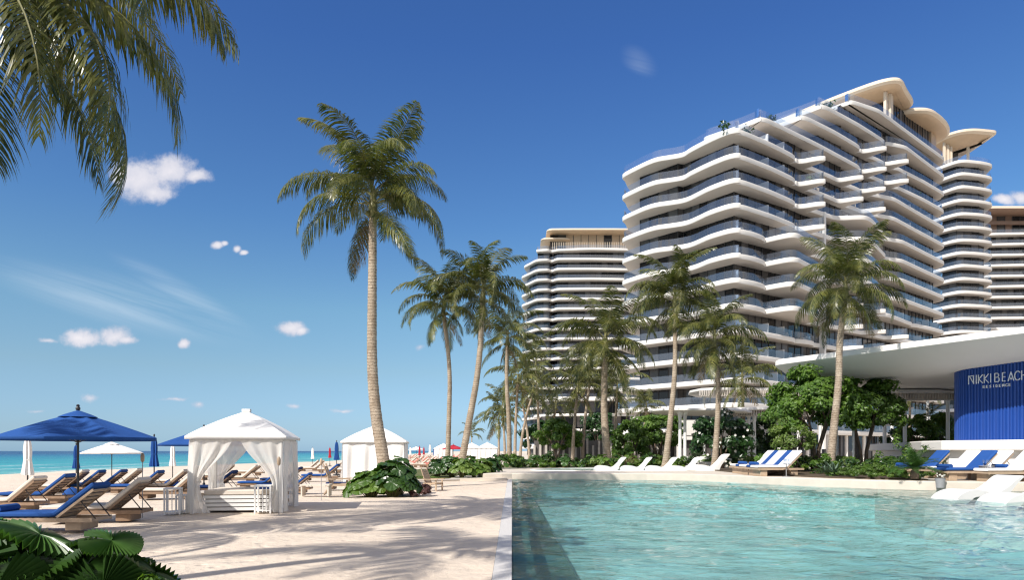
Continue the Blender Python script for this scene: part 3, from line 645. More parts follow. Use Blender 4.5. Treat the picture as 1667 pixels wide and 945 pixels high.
def tower2():
    Y = 235.0; X = lambda px, y=Y: (px-CX)/F*y
    fr = [(X(848,246),246), (X(862,240),240.5), (X(874),236), (X(893),235.2), (X(899),237.4), (X(906),235.2), (X(960),234.6), (X(1016),235), (X(1062,238),238)]
    ztop = 1.7 + (HY-405)/F*235
    def w(i): return [0,0,.3+.25*(i%2),.4,0,.9+.35*math.sin(i*1.3),.6,.3,0]
    T, rng = simple_tower('hotel_tower', 'slim white hotel tower standing behind the palms, left of the largest tower', fr, (6,30), 0, ztop, 22, 3.41,
        {0: X(873), 1: X(852,244)}, w, 5, prob=(.5,.35,.15), t=1.02)
    # tan penthouse and two stepped roofs
    def rf(pts, z, t=1.0):
        a = soft(pts, 2.5, 1); mb = MB(); mb.rings([ring3(inset(a,.6), z), ring3(a, z-.35), ring3(a, z-t+.25), ring3(inset(a,.9), z-t)], mis=[0,0,1,1]); mb.m[-1] = 1; mb.m[-2] = 0
        mb.build('roof', ['goldroof','gold'], T, smooth='auto')
    zr = 1.7 + (HY-373)/F*235
    rf([(X(889),233.6), (X(1040),233.6), (X(1040),262), (X(893),262)], zr); rf([(X(880),236), (X(930),236), (X(930),262), (X(884),262)], 1.7 + (HY-386)/F*236, .9)
    g = [(X(897),256), (X(897),238.5), (X(1036),238.5)]
    glazed(g, ztop, zr-1, rng, T, step=2.6, prob=(.2,.15,.65), mats=('glass','curtain','gold'), mull=.2)
    mb = MB(); mb.prism([(X(898)+.4,239.2), (X(1036),239.2), (X(1036),258), (X(898)+.4,258)], ztop, zr-1); mb.build('penthouse_core', 'gold', T)
    mb = MB()
    for x in np.linspace(X(900), X(1030), 46): mb.box((x, 235.6, ztop+1.2), (.12,.12,2.4))
    mb.build('balustrade', 'goldroof', T)
tower2()
def tower3():
    Y = 180.0; X = lambda px, y=Y: (px-CX)/F*y
    fr = [(X(1500,186),186), (X(1537,180),180.5), (X(1562,177),177), (X(1598,178),178.0), (X(1618,179.6),179.6)]
    ztop = 1.7 + (HY-268)/F*180
    def w(i): return [0,.2+.3*(i%2),.5+.5*math.sin(i*.9),.2,.0]
    T, rng = simple_tower('hotel_tower', 'narrow white hotel tower directly right of the largest tower, with a flared pointed roof', fr, (8,26), 0, ztop, 26, 3.40, {}, w, 8, prob=(.62,.2,.18), t=1.05)
    zr = 1.7 + (HY-220)/F*180
    a = soft([(X(1530),180),(X(1545),176.4),(X(1566),175.4),(X(1608),176.6),(X(1612),178.0),(X(1574,190),190),(X(1528),197)], 1.6, 1)
    b = inset(a, 4.0)
    mb = MB(); mb.rings([ring3(inset(a,.8), zr), ring3(a, zr-.3), ring3(a, zr-.9), ring3(inset(a,1.0), zr-1.2), ring3(inset(a,3.2), zr-2.6)], mis=[0,0,0,1,1]); mb.m[-1] = 1; mb.m[-2] = 0; mb.build('roof', ['goldroof','gold'], T, smooth='auto')
    mb = MB(); mb.prism([(X(1563),184.5), (X(1578),184.5), (X(1578),195), (X(1563),195)], ztop, zr-2); mb.build('penthouse_core', 'bronze', T)
    mb = MB(); mb.prism([(X(1528),186), (X(1560),186), (X(1560),195), (X(1528),195)], ztop, zr-2); mb.build('penthouse_wall', 'gold', T)
    for px in (1541, 1547, 1552, 1580):
        mb = MB(); mb.box((X(px), 181, (ztop+zr-1.5)/2), (.5,.5,zr-1.5-ztop)); mb.build('column', 'goldroof', T)
tower3()
def tower4():
    Y = 222.0; X = lambda px, y=Y: (px-CX)/F*y
    fr = [(X(1560,226),226), (X(1600,222),222), (X(1625),221.5), (X(1662),221), (X(1720),221), (X(1760),223)]
    ztop = 1.7 + (HY-380)/F*222
    def w(i): return [0,0,.2,.3*(i%2),.2,0]
    T, rng = simple_tower('hotel_tower', 'flat-fronted white hotel tower at the right edge with a brown top storey', fr, (5,24), 0, ztop, 22, 3.42, {}, w, 9, prob=(.6,.25,.15), t=1.0)
    zr = 1.7 + (HY-340)/F*222
    mb = MB(); a = soft([(X(1570),219), (X(1760),219), (X(1760),246), (X(1570),246)], 1)
    mb.rings([ring3(inset(a,.5), zr), ring3(a, zr-.3), ring3(a, zr-.9), ring3(inset(a,.6), zr-1.1)], mis=[0,0,1,1]); mb.m[-1] = 1; mb.m[-2] = 0; mb.build('roof', ['goldroof','brown'], T, smooth='auto')
    g = [(X(1600),226), (X(1750),226)]
    glazed(g, ztop, zr-1, rng, T, step=2.4, prob=(.25,.1,.65), mats=('glass','curtain','brown'), mull=.3)
    mb = MB(); mb.box((X(1680), 224.5, ztop+4.2), (34,.5,1.1)); mb.build('cornice', 'brown', T)
    mb = MB(); mb.prism([(X(1601),226.8), (X(1750),226.8), (X(1750),240), (X(1601),240)], ztop, zr-1); mb.build('penthouse_core', 'brown', T)
    for px in (1665, 1712):
        mb = MB(); mb.box((X(px), 220.2, (ztop)/2+1), (.8,1.2,ztop-1)); mb.build('pier', 'white', T)
tower4()
# ============================================================ BEACH CLUB PAVILION
def pavilion():
    T = empty('beach_club', (26, 38, 0.37), 0, 'white beach club pavilion with a sweeping canopy over a ribbed blue drum wall', 'pavilion')
    O = np.array([26.0, 38.0]); oz = 0.37
    L = lambda pts: [(p[0]-O[0], p[1]-O[1]) for p in pts]
    # canopy: thin lit edge, soffit that swells down towards its spine
    out = [(31,22.5),(27.9,27.7),(24.9,32.8),(21.6,38.3),(19.2,42.3),(17.9,44.4),(17.5,45.4),(17.9,46.4),(19.4,47.8),(23,50.6),(28,54),(40,57),(52,52),(52,24),(42,20)]
    a = chaikin(out, 3); sp0, sp1 = np.array([21.5,45.6]), np.array([42.0,38.0])
    def toward(t):
        d = sp1 - sp0; u = np.clip(((a - sp0) @ d) / (d @ d), 0, 1)[:,None]; s = sp0 + d*u
        return a + (s - a) * t
    zt = 7.75 - oz; mb = MB(); q = lambda p, z: [(x-O[0], y-O[1], z) for x, y in p]
    rr = [q(toward(.12), zt+.06), q(toward(.015), zt), q(a, zt-.08), q(a, zt-.34), q(toward(.02), zt-.42), q(toward(.10), zt-.62), q(toward(.22), zt-.98), q(toward(.36), zt-1.28), q(toward(.55), zt-1.45), q(toward(.8), zt-1.5)]
    mb.rings(rr, mis=[0,0,0,0,1,1,1,1,1,1]); mb.m[-1] = 1; mb.m[-2] = 0
    mb.build('canopy', ['white','white'], T, smooth='auto')
    # ribbed drum wall
    t = np.array([.416,-.909]); nrm = np.array([-.909,-.416]); W0 = np.array([25.6,39.2])
    base = []
    A0 = W0 + t*.7
    for ang in np.linspace(R(145), 0, 22):      # rounded left end
        c = A0 - nrm*1.5; base.append(c + (nrm*math.cos(ang) - t*math.sin(ang))*1.5)
    base = [base[0] - nrm*0 + t*6 + (-nrm)*.5] + base + [W0 + t*s for s in (2,4,8,13)]
    base = resample(np.array(base), 0.02); d = np.gradient(base, axis=0); d /= np.linalg.norm(d, axis=1, keepdims=True); nn = np.stack([d[:,1], -d[:,0]], 1)
    if (nn[len(nn)//2] @ nrm) < 0: nn = -nn
    s = np.arange(len(base)) * 0.02; rib = 0.075 * np.clip(np.abs(np.sin(math.pi * s / 0.17)) * 2.2 - .7, 0, 1)
    pts = (base + nn * rib[:,None]) - O
    z0, z1 = 2.27 - oz, 6.55 - oz; mb = MB(); ribbon(mb, [tuple(p) for p in pts], z0, z1)
    mb.build('ribbed_wall', 'rib', T)
    wall = T.children[-1]
    # raised lettering
    GL = {'N': [((0,0),(0,1)),((0,.97),(.85,.97)),((.15,.97),(.85,.06)),((.85,0),(.85,1))], 'I': [((.3,0),(.3,1))],
     'K': [((0,0),(0,1)),((.06,.5),(.75,1)),((.06,.5),(.78,0))], 'B': [((0,0),(0,1)),((0,1),(.5,1)),((.5,1),(.66,.88)),((.66,.88),(.66,.66)),((.66,.66),(.5,.55)),((0,.53),(.55,.53)),((.55,.53),(.76,.4)),((.76,.4),(.76,.14)),((.76,.14),(.58,0)),((.58,0),(0,0))],
     'E': [((0,0),(0,1)),((0,1),(.65,1)),((0,.5),(.58,.5)),((0,0),(.65,0))], 'A': [((0,0),(.45,1)),((.45,1),(.9,0)),((.36,.16),(.54,.16)),((.36,.16),(.45,.34)),((.45,.34),(.54,.16))],
     'C': [((.85,.86),(.62,1)),((.62,1),(.3,1)),((.3,1),(.06,.78)),((.06,.78),(0,.5)),((0,.5),(.06,.22)),((.06,.22),(.3,0)),((.3,0),(.62,0)),((.62,0),(.85,.14))],
     'H': [((0,0),(0,1)),((.8,0),(.8,1)),((0,.5),(.8,.5))], 'R': [((0,0),(0,1)),((0,1),(.55,1)),((.55,1),(.68,.75)),((.68,.75),(.5,.5)),((.5,.5),(0,.5)),((.3,.5),(.7,0))],
     'S': [((.65,.9),(.4,1)),((.4,1),(.1,.9)),((.1,.9),(.08,.65)),((.08,.65),(.6,.4)),((.6,.4),(.62,.12)),((.62,.12),(.35,0)),((.35,0),(.03,.1))],
     'D': [((0,0),(0,1)),((0,1),(.4,1)),((.4,1),(.72,.7)),((.72,.7),(.72,.3)),((.72,.3),(.4,0)),((.4,0),(0,0))]}
    def u_of(px):
        k = (px-CX)/F; return (W0[0] - k*W0[1]) / (-.909*k - .416)
    def word(specs, zc, h, th, name):
        mb = MB()
        for ch, p0, p1 in specs:
            u0, u1 = u_of(p0), u_of(p1); w = (u1-u0) / (.85 if ch != 'I' else .6)
            for (a1, b1), (a2, b2) in GL[ch]:
                A = np.array([u0+a1*w, zc+b1*h]); B = np.array([u0+a2*w, zc+b2*h]); dd = B-A; ln = np.linalg.norm(dd)+th; c = (A+B)/2; ang = math.atan2(dd[1], dd[0])
                ex, ez = np.array([math.cos(ang), math.sin(ang)])*ln/2, np.array([-math.sin(ang), math.cos(ang)])*th/2
                vs = []
                for off in (.06, .11):
                    for sx_, sz_ in ((-1,-1),(1,-1),(1,1),(-1,1)):
                        q_ = c + ex*sx_ + ez*sz_; p = W0 + t*q_[0] + nrm*off - O; vs.append((p[0], p[1], q_[1]-oz))
                mb.add(vs, [(0,1,2,3),(4,7,6,5),(0,4,5,1),(1,5,6,2),(2,6,7,3),(3,7,4,0)])
        o = mb.build(name, 'steel', wall)
    word([('N',1578.5,1586.5),('I',1590,1592),('K',1594.5,1602),('K',1604,1611.5),('I',1613.5,1615.5),('B',1621,1629),('E',1633.5,1639.5),('A',1643,1651.5),('C',1653.5,1662),('H',1665,1673)], 5.48, .46, .036, 'lettering')
    xs = np.linspace(1602, 1644, 9)
    word([(c, x, x+3.0) for c, x in zip('RESIDENCE', xs)], 5.19, .13, .022, 'lettering')
    # podium the drum stands on
    mb = MB(); pod = [(25.4,44.0),(24.3,41.5),(23.5,39.2),(23.4,37.2),(25.6,33.8),(28,30.6),(44,30.6),(50,58),(30,58),(27,48)]
    a = np.array(pod)-O; mb.rings([ring3(inset(a,.5), 0.02), ring3(inset(a,.5), 1.35), ring3(a, 1.40), ring3(a, 1.85), ring3(inset(a,.05), 1.90)], caps=(False, True))
    mb.build('podium', 'white', T)
    # second, lower canopy leaf and pergola posts behind the drum
    mb = MB(); b = chaikin([(26.6,47.5),(31,45.5),(44,46),(44,60),(28,60),(25.5,52)], 2) - O
    mb.rings([ring3(inset(b,.3), 6.85), ring3(b, 6.75), ring3(b, 6.5), ring3(inset(b,1.2), 6.3)]); mb.build('lower_canopy', 'white', T, smooth='auto')
pavilion()

def pergola(loc, poly, ztop, cols, label, slats=True, th=.28):
    T = empty('pergola', loc, 0, label, 'pergola', 'white pergolas in front of the hotel'); O = np.array(loc[:2])
    a = np.array(poly) - O; b = chaikin(a, 1); z = ztop - loc[2]
    mb = MB(); mb.rings([ring3(inset(b,.1), z), ring3(b, z-.06), ring3(b, z-th+.04), ring3(inset(b,.12), z-th)]); mb.build('roof_frame', 'white', T)
    x0, y0 = a.min(0)+.4; x1, y1 = a.max(0)-.4
    if slats:      # hanging screen of thin battens along the front
        mb = MB()
        for x in np.arange(x0, x1, .22): mb.box((x, y0+.2, z-th-.25), (.05,.3,.5))
        mb.box((0 if False else (x0+x1)/2, y0+.2, z-th-.52), (x1-x0,.1,.07)); mb.build('batten_screen', 'soffit', T)
    for c in cols:
        mb = MB(); mb.lathe([(.24,0),(.20,.12),(.15,.3),(.13,z-th-.8),(.2,z-th-.25),(.34,z-th)], 12, (c[0]-O[0], c[1]-O[1], 0)); mb.build('column', 'white2', T, smooth='auto')
    return T
def X(px, Y): return (px-CX)/F*Y
pergola((X(1112,58),59,.34), [(X(1058,57),58),(X(1090,56),56.2),(X(1200,58),57),(X(1232,62),62),(X(1150,66),66),(X(1070,64),64)], 5.25, [(X(1107,58),58),(X(1116,58),58.2),(X(1228,61),61),(X(1160,65),65)], 'low white canopy on paired tapered columns, left of the dark flowering shrub tree', slats=False, th=.2)
pergola((X(1215,68),68,.34), [(X(1118,70),71),(X(1150,66),66),(X(1230,67),67),(X(1300,66),66),(X(1310,75),75),(X(1140,77),77)], 7.9, [(X(1203,67.5),67.5),(X(1146,69),69),(X(1265,68),68),(X(1290,67),67)], 'upper white pergola with batten screen behind the flowering shrub tree')
pergola((X(1270,62),62,.34), [(X(1175,62),63),(X(1215,60),60),(X(1340,60),60),(X(1345,68),68),(X(1190,68),69)], 5.6, [(X(1219,61),61),(X(1268,61),61),(X(1300,61),61),(X(1335,61),61)], 'mid-height white pergola left of the big rounded tree')
pergola((X(1480,56),56,.34), [(X(1395,58),59),(X(1430,54),54),(X(1560,54),54),(X(1590,62),62),(X(1410,64),64)], 6.6, [(X(1473,55),55),(X(1543,55),55),(X(1440,56),56),(X(1560,61),61)], 'white pergola with batten screen between the big rounded tree and the blue wall')
pergola((X(1500,64),66,.34), [(X(1440,66),66),(X(1570,66),66),(X(1570,74),74),(X(1440,74),74)], 8.2, [(X(1452,67),67),(X(1510,67),67)], 'taller white pergola seen over the one beside the blue wall', slats=False)

# single-storey hotel frontage behind the palms, left part
def frontage():
    T = empty('hotel_annexe', (X(1160,74),76,.3), 0, 'low white annexe with tall glazing behind the flowering shrub tree', 'building'); O = np.array(T.location[:2])
    mb = MB(); x0, x1 = X(1108,74)-O[0], X(1330,74)-O[0]
    mb.box(((x0+x1)/2, 3.0, 2.9), (x1-x0, 6, .5)); mb.box(((x0+x1)/2, 2.2, 4.0), (x1-x0-.6, 4.6, 1.7)); mb.build('parapet', 'white', T)
    rng = np.random.RandomState(4)
    glazed([(x0+.4, 4), (x0+.4, .8), (x1-.4, .8), (x1-.4, 4)], 0, 2.65, rng, T, step=1.5, prob=(.5,.35,.15), mull=.1)
    for x in np.arange(x0+.2, x1, 4.2):
        mb = MB(); mb.box((x, .45, 1.32), (.3,.3,2.65)); mb.build('pier', 'white', T)
    mb = MB(); mb.prism([(x0+.6,1.2),(x1-.6,1.2),(x1-.6,5.6),(x0+.6,5.6)], 0, 2.6); mb.build('core_wall', 'room', T)
    T = empty('garden_wall', (X(960,72),72,.3), 0, 'long low beige wall with upright pale timber posts behind the left palms', 'wall'); O = np.array(T.location[:2])
    x0, x1 = X(870,72)-O[0], X(1100,72)-O[0]
    mb = MB(); mb.box(((x0+x1)/2, .5, 1.25), (x1-x0, .3, 2.5)); mb.build('wall_panel', 'room', T)
    mb = MB()
    for i, x in enumerate(np.arange(x0, x1, .62)): mb.box((x, .12+.02*(i%3), 1.0+.12*((i*7)%5)), (.22,.2,2.0+.24*((i*7)%5)))
    mb.build('post_screen', 'stone', T)
    # low white lounge furniture under the pergola
    T = empty('garden_sofa', (X(1150,57),56.5,.34), 0, 'white low sofa set under the low canopy left of the flowering shrub tree', 'sofa')
    mb = MB(); mb.box((0,0,.28), (3.4,.9,.36)); mb.build('seat', 'whitecloth', T)
    mb = MB(); mb.box((0,.5,.62), (3.4,.2,.6)); mb.build('backrest', 'whitecloth', T)
    for s in (-1.7, 1.7):
        mb = MB(); mb.box((s,0,.5), (.16,1.0,.5)); mb.build('armrest', 'whitecloth', T)
    # white villa block left of tower foot
    T = empty('hotel_wing', (X(900,150),150,.3), 0, 'pale low hotel wing at the foot of the slim tower behind the palms', 'building'); O = np.array(T.location[:2])
    for i in range(4):
        mb = MB(); x0, x1 = X(862,150)-O[0], X(1035,150)-O[0]; x0 += i*.6
        mb.rings([ring3(chaikin([(x0,-3),(x1,-4),(x1,16),(x0,16)],1), 2.9+i*3.3-.5), ring3(chaikin([(x0,-3),(x1,-4),(x1,16),(x0,16)],1), 2.9+i*3.3)]); mb.build('floor_slab', 'white', T)
        glazed([(x0+1.5, 12), (x0+1.5, 0), (x1-1.5, -1)], i*3.3, 2.9+i*3.3-.5, rng, T, step=1.9, prob=(.55,.25,.2))
        mb = MB(); mb.prism([(x0+2,.6),(x1-2,.2),(x1-2,12),(x0+2,12)], i*3.3, 2.9+i*3.3-.5); mb.build('core_wall', 'room', T)
frontage()
# slim white handrail arch by the leaning palm
mb = MB(); hb = 0.44; c = G(1389, 748, hb); c = Vector((X(1389,42),42,hb))
mb.tube([(0,0,0),(0,0,2.7),(-.62,.8,3.05),(-.66,.9,0)], .075, 8)
tag(mb.build('shower_arch', 'white2', loc=c), 'slender white pipe arch standing in the planting right of the leaning palm trunk', 'outdoor shower')
# ============================================================ PALMS
def frond_mesh(name, L, e0, bend, seed, n=46, lw=0.04, hang=0.9, mat='frond', leaf=0.78, seg=3, side=0.25):
    """one pinnate leaf: arching stem along +x, narrow folded leaflets that hang from it"""
    rng = random.Random(seed); K = 26; pts = [Vector((0,0,0))]; tans = []
    sd = rng.uniform(-side, side)
    for i in range(K):
        t = (i + .5) / K; a = e0 - bend * t**1.25
        yaw = sd * t
        d = Vector((math.cos(a)*math.cos(yaw), math.cos(a)*math.sin(yaw), math.sin(a))); tans.append(d); pts.append(pts[-1] + d * (L / K))
    mb = MB()
    mb.tube(pts[::2] + [pts[-1]], [0.032 * (1 - .85 * i / (K//2 + 1)) * (L/4.5) for i in range(len(pts[::2]) + 1)], 5, 1, cap=False)
    for s in (-1, 1):
        for j in range(n):
            t = 0.14 + 0.86 * (j + rng.random()*.6) / n
            if rng.random() < .05: continue
            fi = min(t * K, K - .001); i = int(fi); p = pts[i].lerp(pts[i+1], fi - i); tg = tans[i]
            up = Vector((0,0,1)); lat = tg.cross(up); lat = lat.normalized() if lat.length > .15 else Vector((0,1,0)); lat = lat * s
            nrm = lat.cross(tg) * s; nrm.normalize()
            ll = leaf * (0.45 + 0.75 * math.sin(math.pi * min(1, (t*.9+.12)))**.8) * rng.uniform(.82, 1.1) * (1.0 if t < .85 else 1 - (t-.85)*2.2)
            fw = .35 + .85 * t**1.5 + rng.uniform(-.12, .12)
            d = (lat + tg * fw + Vector((0,0, .18 + rng.uniform(-.15,.15)))).normalized(); g = hang * rng.uniform(.75, 1.3)
            q = p.copy(); w = lw * rng.uniform(.8, 1.2); line = [q.copy()]; 
            for k in range(seg):
                d = (d + Vector((0,0,-1)) * g * (.34 + .42*k/seg) + Vector((rng.uniform(-.08,.08), rng.uniform(-.08,.08), 0))).normalized(); q = q + d * (ll/seg); line.append(q.copy())
            wv = tg * (w/2) * 1.0
            vs = []; prof = [.5, 1.0, .8, .0] if seg == 3 else [.5, 1, 1, .65, 0]
            for k, c in enumerate(line):
                vs += [tuple(c - wv*prof[k]), tuple(c + wv*prof[k])]
            if seg == 3: mb.add(vs[:7], [(0,2,3,1),(2,4,5,3),(4,6,5)], 0)
            else: mb.add(vs[:9], [(0,2,3,1),(2,4,5,3),(4,6,7,5),(6,8,7)], 0)
    o = mb.build(name, [mat, 'rachis' if mat == 'frond' else mat]); me = o.data; bpy.data.objects.remove(o); return me
def frond_set(seed, n, lw, leaf=.78, seg=3, hang=.9):
    S = {}
    S['up'] = [frond_mesh('frond', 4.4, R(80), R(78), seed+i, n, lw, hang*.75, leaf=leaf, seg=seg) for i in range(3)]
    S['mid'] = [frond_mesh('frond', 4.7, R(52), R(118), seed+10+i, n, lw, hang, leaf=leaf, seg=seg) for i in range(4)]
    S['low'] = [frond_mesh('frond', 4.6, R(22), R(118), seed+20+i, n, lw, hang*1.1, leaf=leaf, seg=seg) for i in range(4)]
    S['hang'] = [frond_mesh('frond', 3.6, R(-25), R(62), seed+30+i, n, lw, hang, leaf=leaf*.9, seg=seg) for i in range(2)]
    S['dry'] = [frond_mesh('frond', 2.9, R(-45), R(42), seed+40+i, max(14, n//2), lw, hang, 'dryfrond', leaf=leaf*.8, seg=seg) for i in range(2)]
    return S
FR_NEAR = frond_set(100, 92, .046, leaf=.98, seg=4, hang=.95)
FR_MID = frond_set(200, 58, .072, leaf=.90)
FR_FAR = frond_set(300, 30, .115, leaf=.85)
def trunk_mesh(pts, r0, r1, n=14, step=.22):
    pts = chaikin([tuple(p) for p in pts], 3, closed=False); seg = np.linalg.norm(np.diff(pts, axis=0), axis=1); Lc = np.concatenate([[0], np.cumsum(seg)])
    k = max(8, int(Lc[-1]/step)); t = np.linspace(0, Lc[-1], k+1); q = np.stack([np.interp(t, Lc, pts[:,i]) for i in range(3)], 1)
    rad = []
    for i, s in enumerate(t/Lc[-1]):
        r = r0 + (r1-r0)*s**.8 + r0*.45*math.exp(-s*Lc[-1]/.45); r *= 1 + (.035 if i % 2 else -.015); rad.append(r)
    return q, rad, n
def palm(base, crown, label, fr=FR_MID, s=1.0, nf=(5,8,7,3,2), r0=.26, r1=.16, mid=None, seed=0, group='coconut palms', name='palm_tree', shaft=True, spin=None, spread=None):
    rng = random.Random(seed * 7 + 1); base, crown = Vector(base), Vector(crown)
    T = empty(name, base, 0, label, 'palm tree', group); rel = crown - base
    pts = [Vector((0,0,-.1))] + ([Vector(m) - base for m in mid] if mid else [Vector((rel.x*.12, rel.y*.12, rel.z*.35)), Vector((rel.x*.55, rel.y*.55, rel.z*.72))]) + [rel]
    q, rad, n = trunk_mesh(pts, r0*s, r1*s, step=.2 if fr is not FR_FAR else .5); mb = MB(); mb.tube([tuple(p) for p in q], rad, n); mb.build('trunk', 'trunk', T, smooth=True)
    if shaft:
        mb = MB(); z = rel
        mb.tube([tuple(rel + Vector((0,0,-.15))*s), tuple(rel + Vector((0,0,.25))*s), tuple(rel + Vector((0.02,0,.75))*s), tuple(rel + Vector((.04,0,1.25))*s)], [r1*s*1.0, r1*s*1.25, r1*s*.9, r1*s*.35], 10)
        for k in range(4):
            a = rng.uniform(0, 6.28); mb.lathe([(.02,-.13),(.09,-.08),(.115,0),(.08,.09),(.02,.13)], 8, (rel.x+math.cos(a)*.26*s, rel.y+math.sin(a)*.26*s, rel.z+.05*s))
        mb.build('crownshaft', 'rachis', T, smooth=True)
    kinds = ['up']*nf[0] + ['mid']*nf[1] + ['low']*nf[2] + ['hang']*nf[3] + ['dry']*nf[4]
    zo = {'up': 1.15, 'mid': .85, 'low': .5, 'hang': .2, 'dry': .0}
    for kd in ('up','mid','low','hang','dry'):
        c = kinds.count(kd); a0 = rng.uniform(0, 6.28) if spin is None else spin
        for i in range(c):
            me = rng.choice(fr[kd]); o = bpy.data.objects.new('frond', me); COL.objects.link(o); o.parent = T
            a = a0 + (i + rng.uniform(-.28,.28)) * 2*math.pi/c
            if spread and kd in spread: a = R(spread[kd][i])
            o.location = rel + Vector((0,0,zo[kd]*s)); sc = s * rng.uniform(.86, 1.08)
            o.rotation_euler = (rng.uniform(-.5,.5), rng.uniform(-.2,.2), a); o.scale = (sc,)*3
    return T
# the tall one in front
palm((X(631,29.6),29.6,0), P(607,352,30.2), 'tallest palm in front of the second tent, its trunk rising from the round leafy bush', FR_NEAR, 1.0, (6,9,9,3,1), .29, .17,
     mid=[P(622,735,29.7), P(612,680,29.8), P(605,600,30), P(606,480,30.1)], seed=12,
     spread={'mid':[200,158,335,20,95,265,60,300,125], 'low':[185,215,-12,-35,320,245,120,270,30]})
D = 50
palm((X(728,50),50,.1), P(722,512,50), 'slim straight palm, left one of the pair right of the tallest palm', FR_MID, .92, (5,9,8,4,1), .22, .14, mid=[P(731,680,50), P(733,600,50)], seed=2)
palm((X(748,49),49,.1), P(786,492,49), 'curved leaning palm, right one of the pair right of the tallest palm', FR_MID, 1.02, (6,10,8,4,1), .27, .17, mid=[P(763,690,49), P(780,600,49)], seed=3)
palm((X(829,62),62,.2), P(826,562,62), 'dark-trunked palm just left of the slim tower', FR_MID, 1.0, (4,8,7,4,3), .25, .15, mid=[P(829,690,62), P(824,620,62)], seed=4)
palm((X(990,58),58,.3), P(985,572,57), 'stout palm in front of the slim tower, right of the short palms', FR_MID, 1.22, (5,9,9,5,2), .30, .19, mid=[P(984,690,58), P(983,640,58)], seed=5)
palm((X(1082,52),52,.3), P(1098,502,52), 'tall palm leaning right in front of the largest tower, left of the low canopy', FR_MID, 1.02, (6,9,8,4,1), .25, .15, mid=[P(1091,690,52), P(1100,600,52)], seed=6)
palm((X(1163,50),50,.4), P(1163,568,50), 'palm in front of the dark flowering shrub tree', FR_MID, .98, (5,9,8,5,2), .25, .15, mid=[P(1168,690,50), P(1170,630,50)], seed=7)
palm((X(1350,38.5),38.5,.44), P(1376,487,38.8), 'leaning palm standing before the big rounded tree under the canopy tip', FR_NEAR, .88, (5,8,9,5,2), .27, .17, mid=[P(1358,690,38.5), P(1366,620,38.6), P(1366,560,38.7)], seed=9)
# short far palms, left group and behind
far = [((838,760,0),(843,625),74,'short palm with brown skirt, nearest the sky in the far cluster'), ((846,0,0),(868,640),80,'short palm behind the far cluster, close to the slim tower'),
       ((862,0,0),(850,655),86,'pale-stemmed short palm in the far cluster'), ((812,0,0),(812,690),98,'low palm at the left end of the far cluster'), ((822,0,0),(818,668),90,'bushy low palm second from the left of the far cluster'),
       ((878,0,0),(872,600),84,'slender far palm touching the slim tower edge'), ((932,0,0),(940,640),68,'thin-stemmed short palm left of the stout palm'), ((948,0,0),(960,625),72,'taller thin palm close behind the stout palm, on its left'),
       ((1000,0,0),(1005,640),76,'short palm half hidden behind the stout palm, on its right'), ((1045,0,0),(1052,668),90,'small palm far behind, left of the tall leaning palm'),
       ((1212,0,0),(1208,628),66,'small palm peeping over the white pergola'), ((768,0,0),(768,712),150,'tiny lone palm on the beach horizon beside the leaning palm pair'), ((893,0,0),(905,668),92,'small palm over the round tree left of the wall')]
for i, (b, c, D_, lab) in enumerate(far):
    palm((X(b[0],D_),D_,.2), P(c[0],c[1],D_), lab, FR_FAR, (.95 if D_ < 140 else .8) * (1.0 if i not in (9,) else .8), (3,6,5,3,2) if D_ < 140 else (3,5,4,0,0), .2, .13, seed=20+i)
palm((X(1517,62),62,.4), P(1516,690,62), 'slender small palm between the pergola posts near the blue wall', FR_FAR, .5, (3,4,4,1,0), .14, .1, seed=50)
palm((X(1480,66),66,.4), P(1482,640,66), 'small palm crown showing under the canopy beside the pergola', FR_FAR, .8, (3,5,4,1,0), .16, .11, seed=51)
# the palm whose fronds hang into the top left of the picture
def near_palm():
    T = palm((-11.2,10.2,0), (-9.75,11.9,9.55), 'palm just outside the left edge whose fronds hang into the top left corner', FR_NEAR, 1.0, (3,5,0,0,0), .27, .17, seed=31,
             spread={'mid':[150,205,95,240,180], 'up':[60,150,240]})
    rel = Vector((-9.75,11.9,9.55)) - Vector((-11.2,10.2,0))
    for k, (kd, a, sc, dz_, rx, ry) in enumerate([('mid', 10, 1.02, .75, .1, R(12)), ('low', -4, 1.0, .35, 0, R(18)), ('low', -32, .95, .2, .1, R(20)), ('low', 28, 1.0, .2, -.1, R(28)), ('hang', 2, 1.05, .1, 0, 0), ('hang', -40, 1.0, .1, .1, R(10)), ('mid', 55, 1.0, .7, 0, R(4)), ('low', -80, 1.0, .2, .1, R(16)), ('mid', -60, .95, .7, .1, R(6)), ('mid', 22, 1.05, .8, -.2, R(4)), ('low', 12, 1.0, .5, .2, R(6)), ('mid', -20, 1.0, .6, .1, R(22))]):
        o = bpy.data.objects.new('frond', FR_NEAR[kd][k % 2]); COL.objects.link(o); o.parent = T
        o.location = rel + Vector((0,0,dz_)); o.scale = (sc*1.14,)*3; o.rotation_euler = (rx, ry, R(a))
near_palm()
# two palms behind the camera's left shoulder: only their shadows reach the sand in view
palm((-11.6,2.0,0), (-9.2,3.0,9.6), 'palm outside the picture on the left whose crown shadow falls on the sand', FR_MID, 1.0, (3,5,4,1,0), seed=33)
palm((-15.0,6.0,0), (-13.8,6.6,8.6), 'palm outside the picture far left whose shadow streaks cross the sand by the tent', FR_MID, 1.0, (3,5,4,1,0), seed=34)

palm((-5.5,-4.0,0), (-4.2,-2.4,11.6), 'palm behind the camera whose crown shadow falls across the near left of the pool', FR_MID, 1.0, (4,7,7,2,0), seed=35)
palm((-.5,-3.5,0), (0.6,-2.0,12.4), 'palm behind the camera whose crown shadow falls across the near middle of the pool', FR_MID, 1.0, (4,7,7,2,0), seed=36)
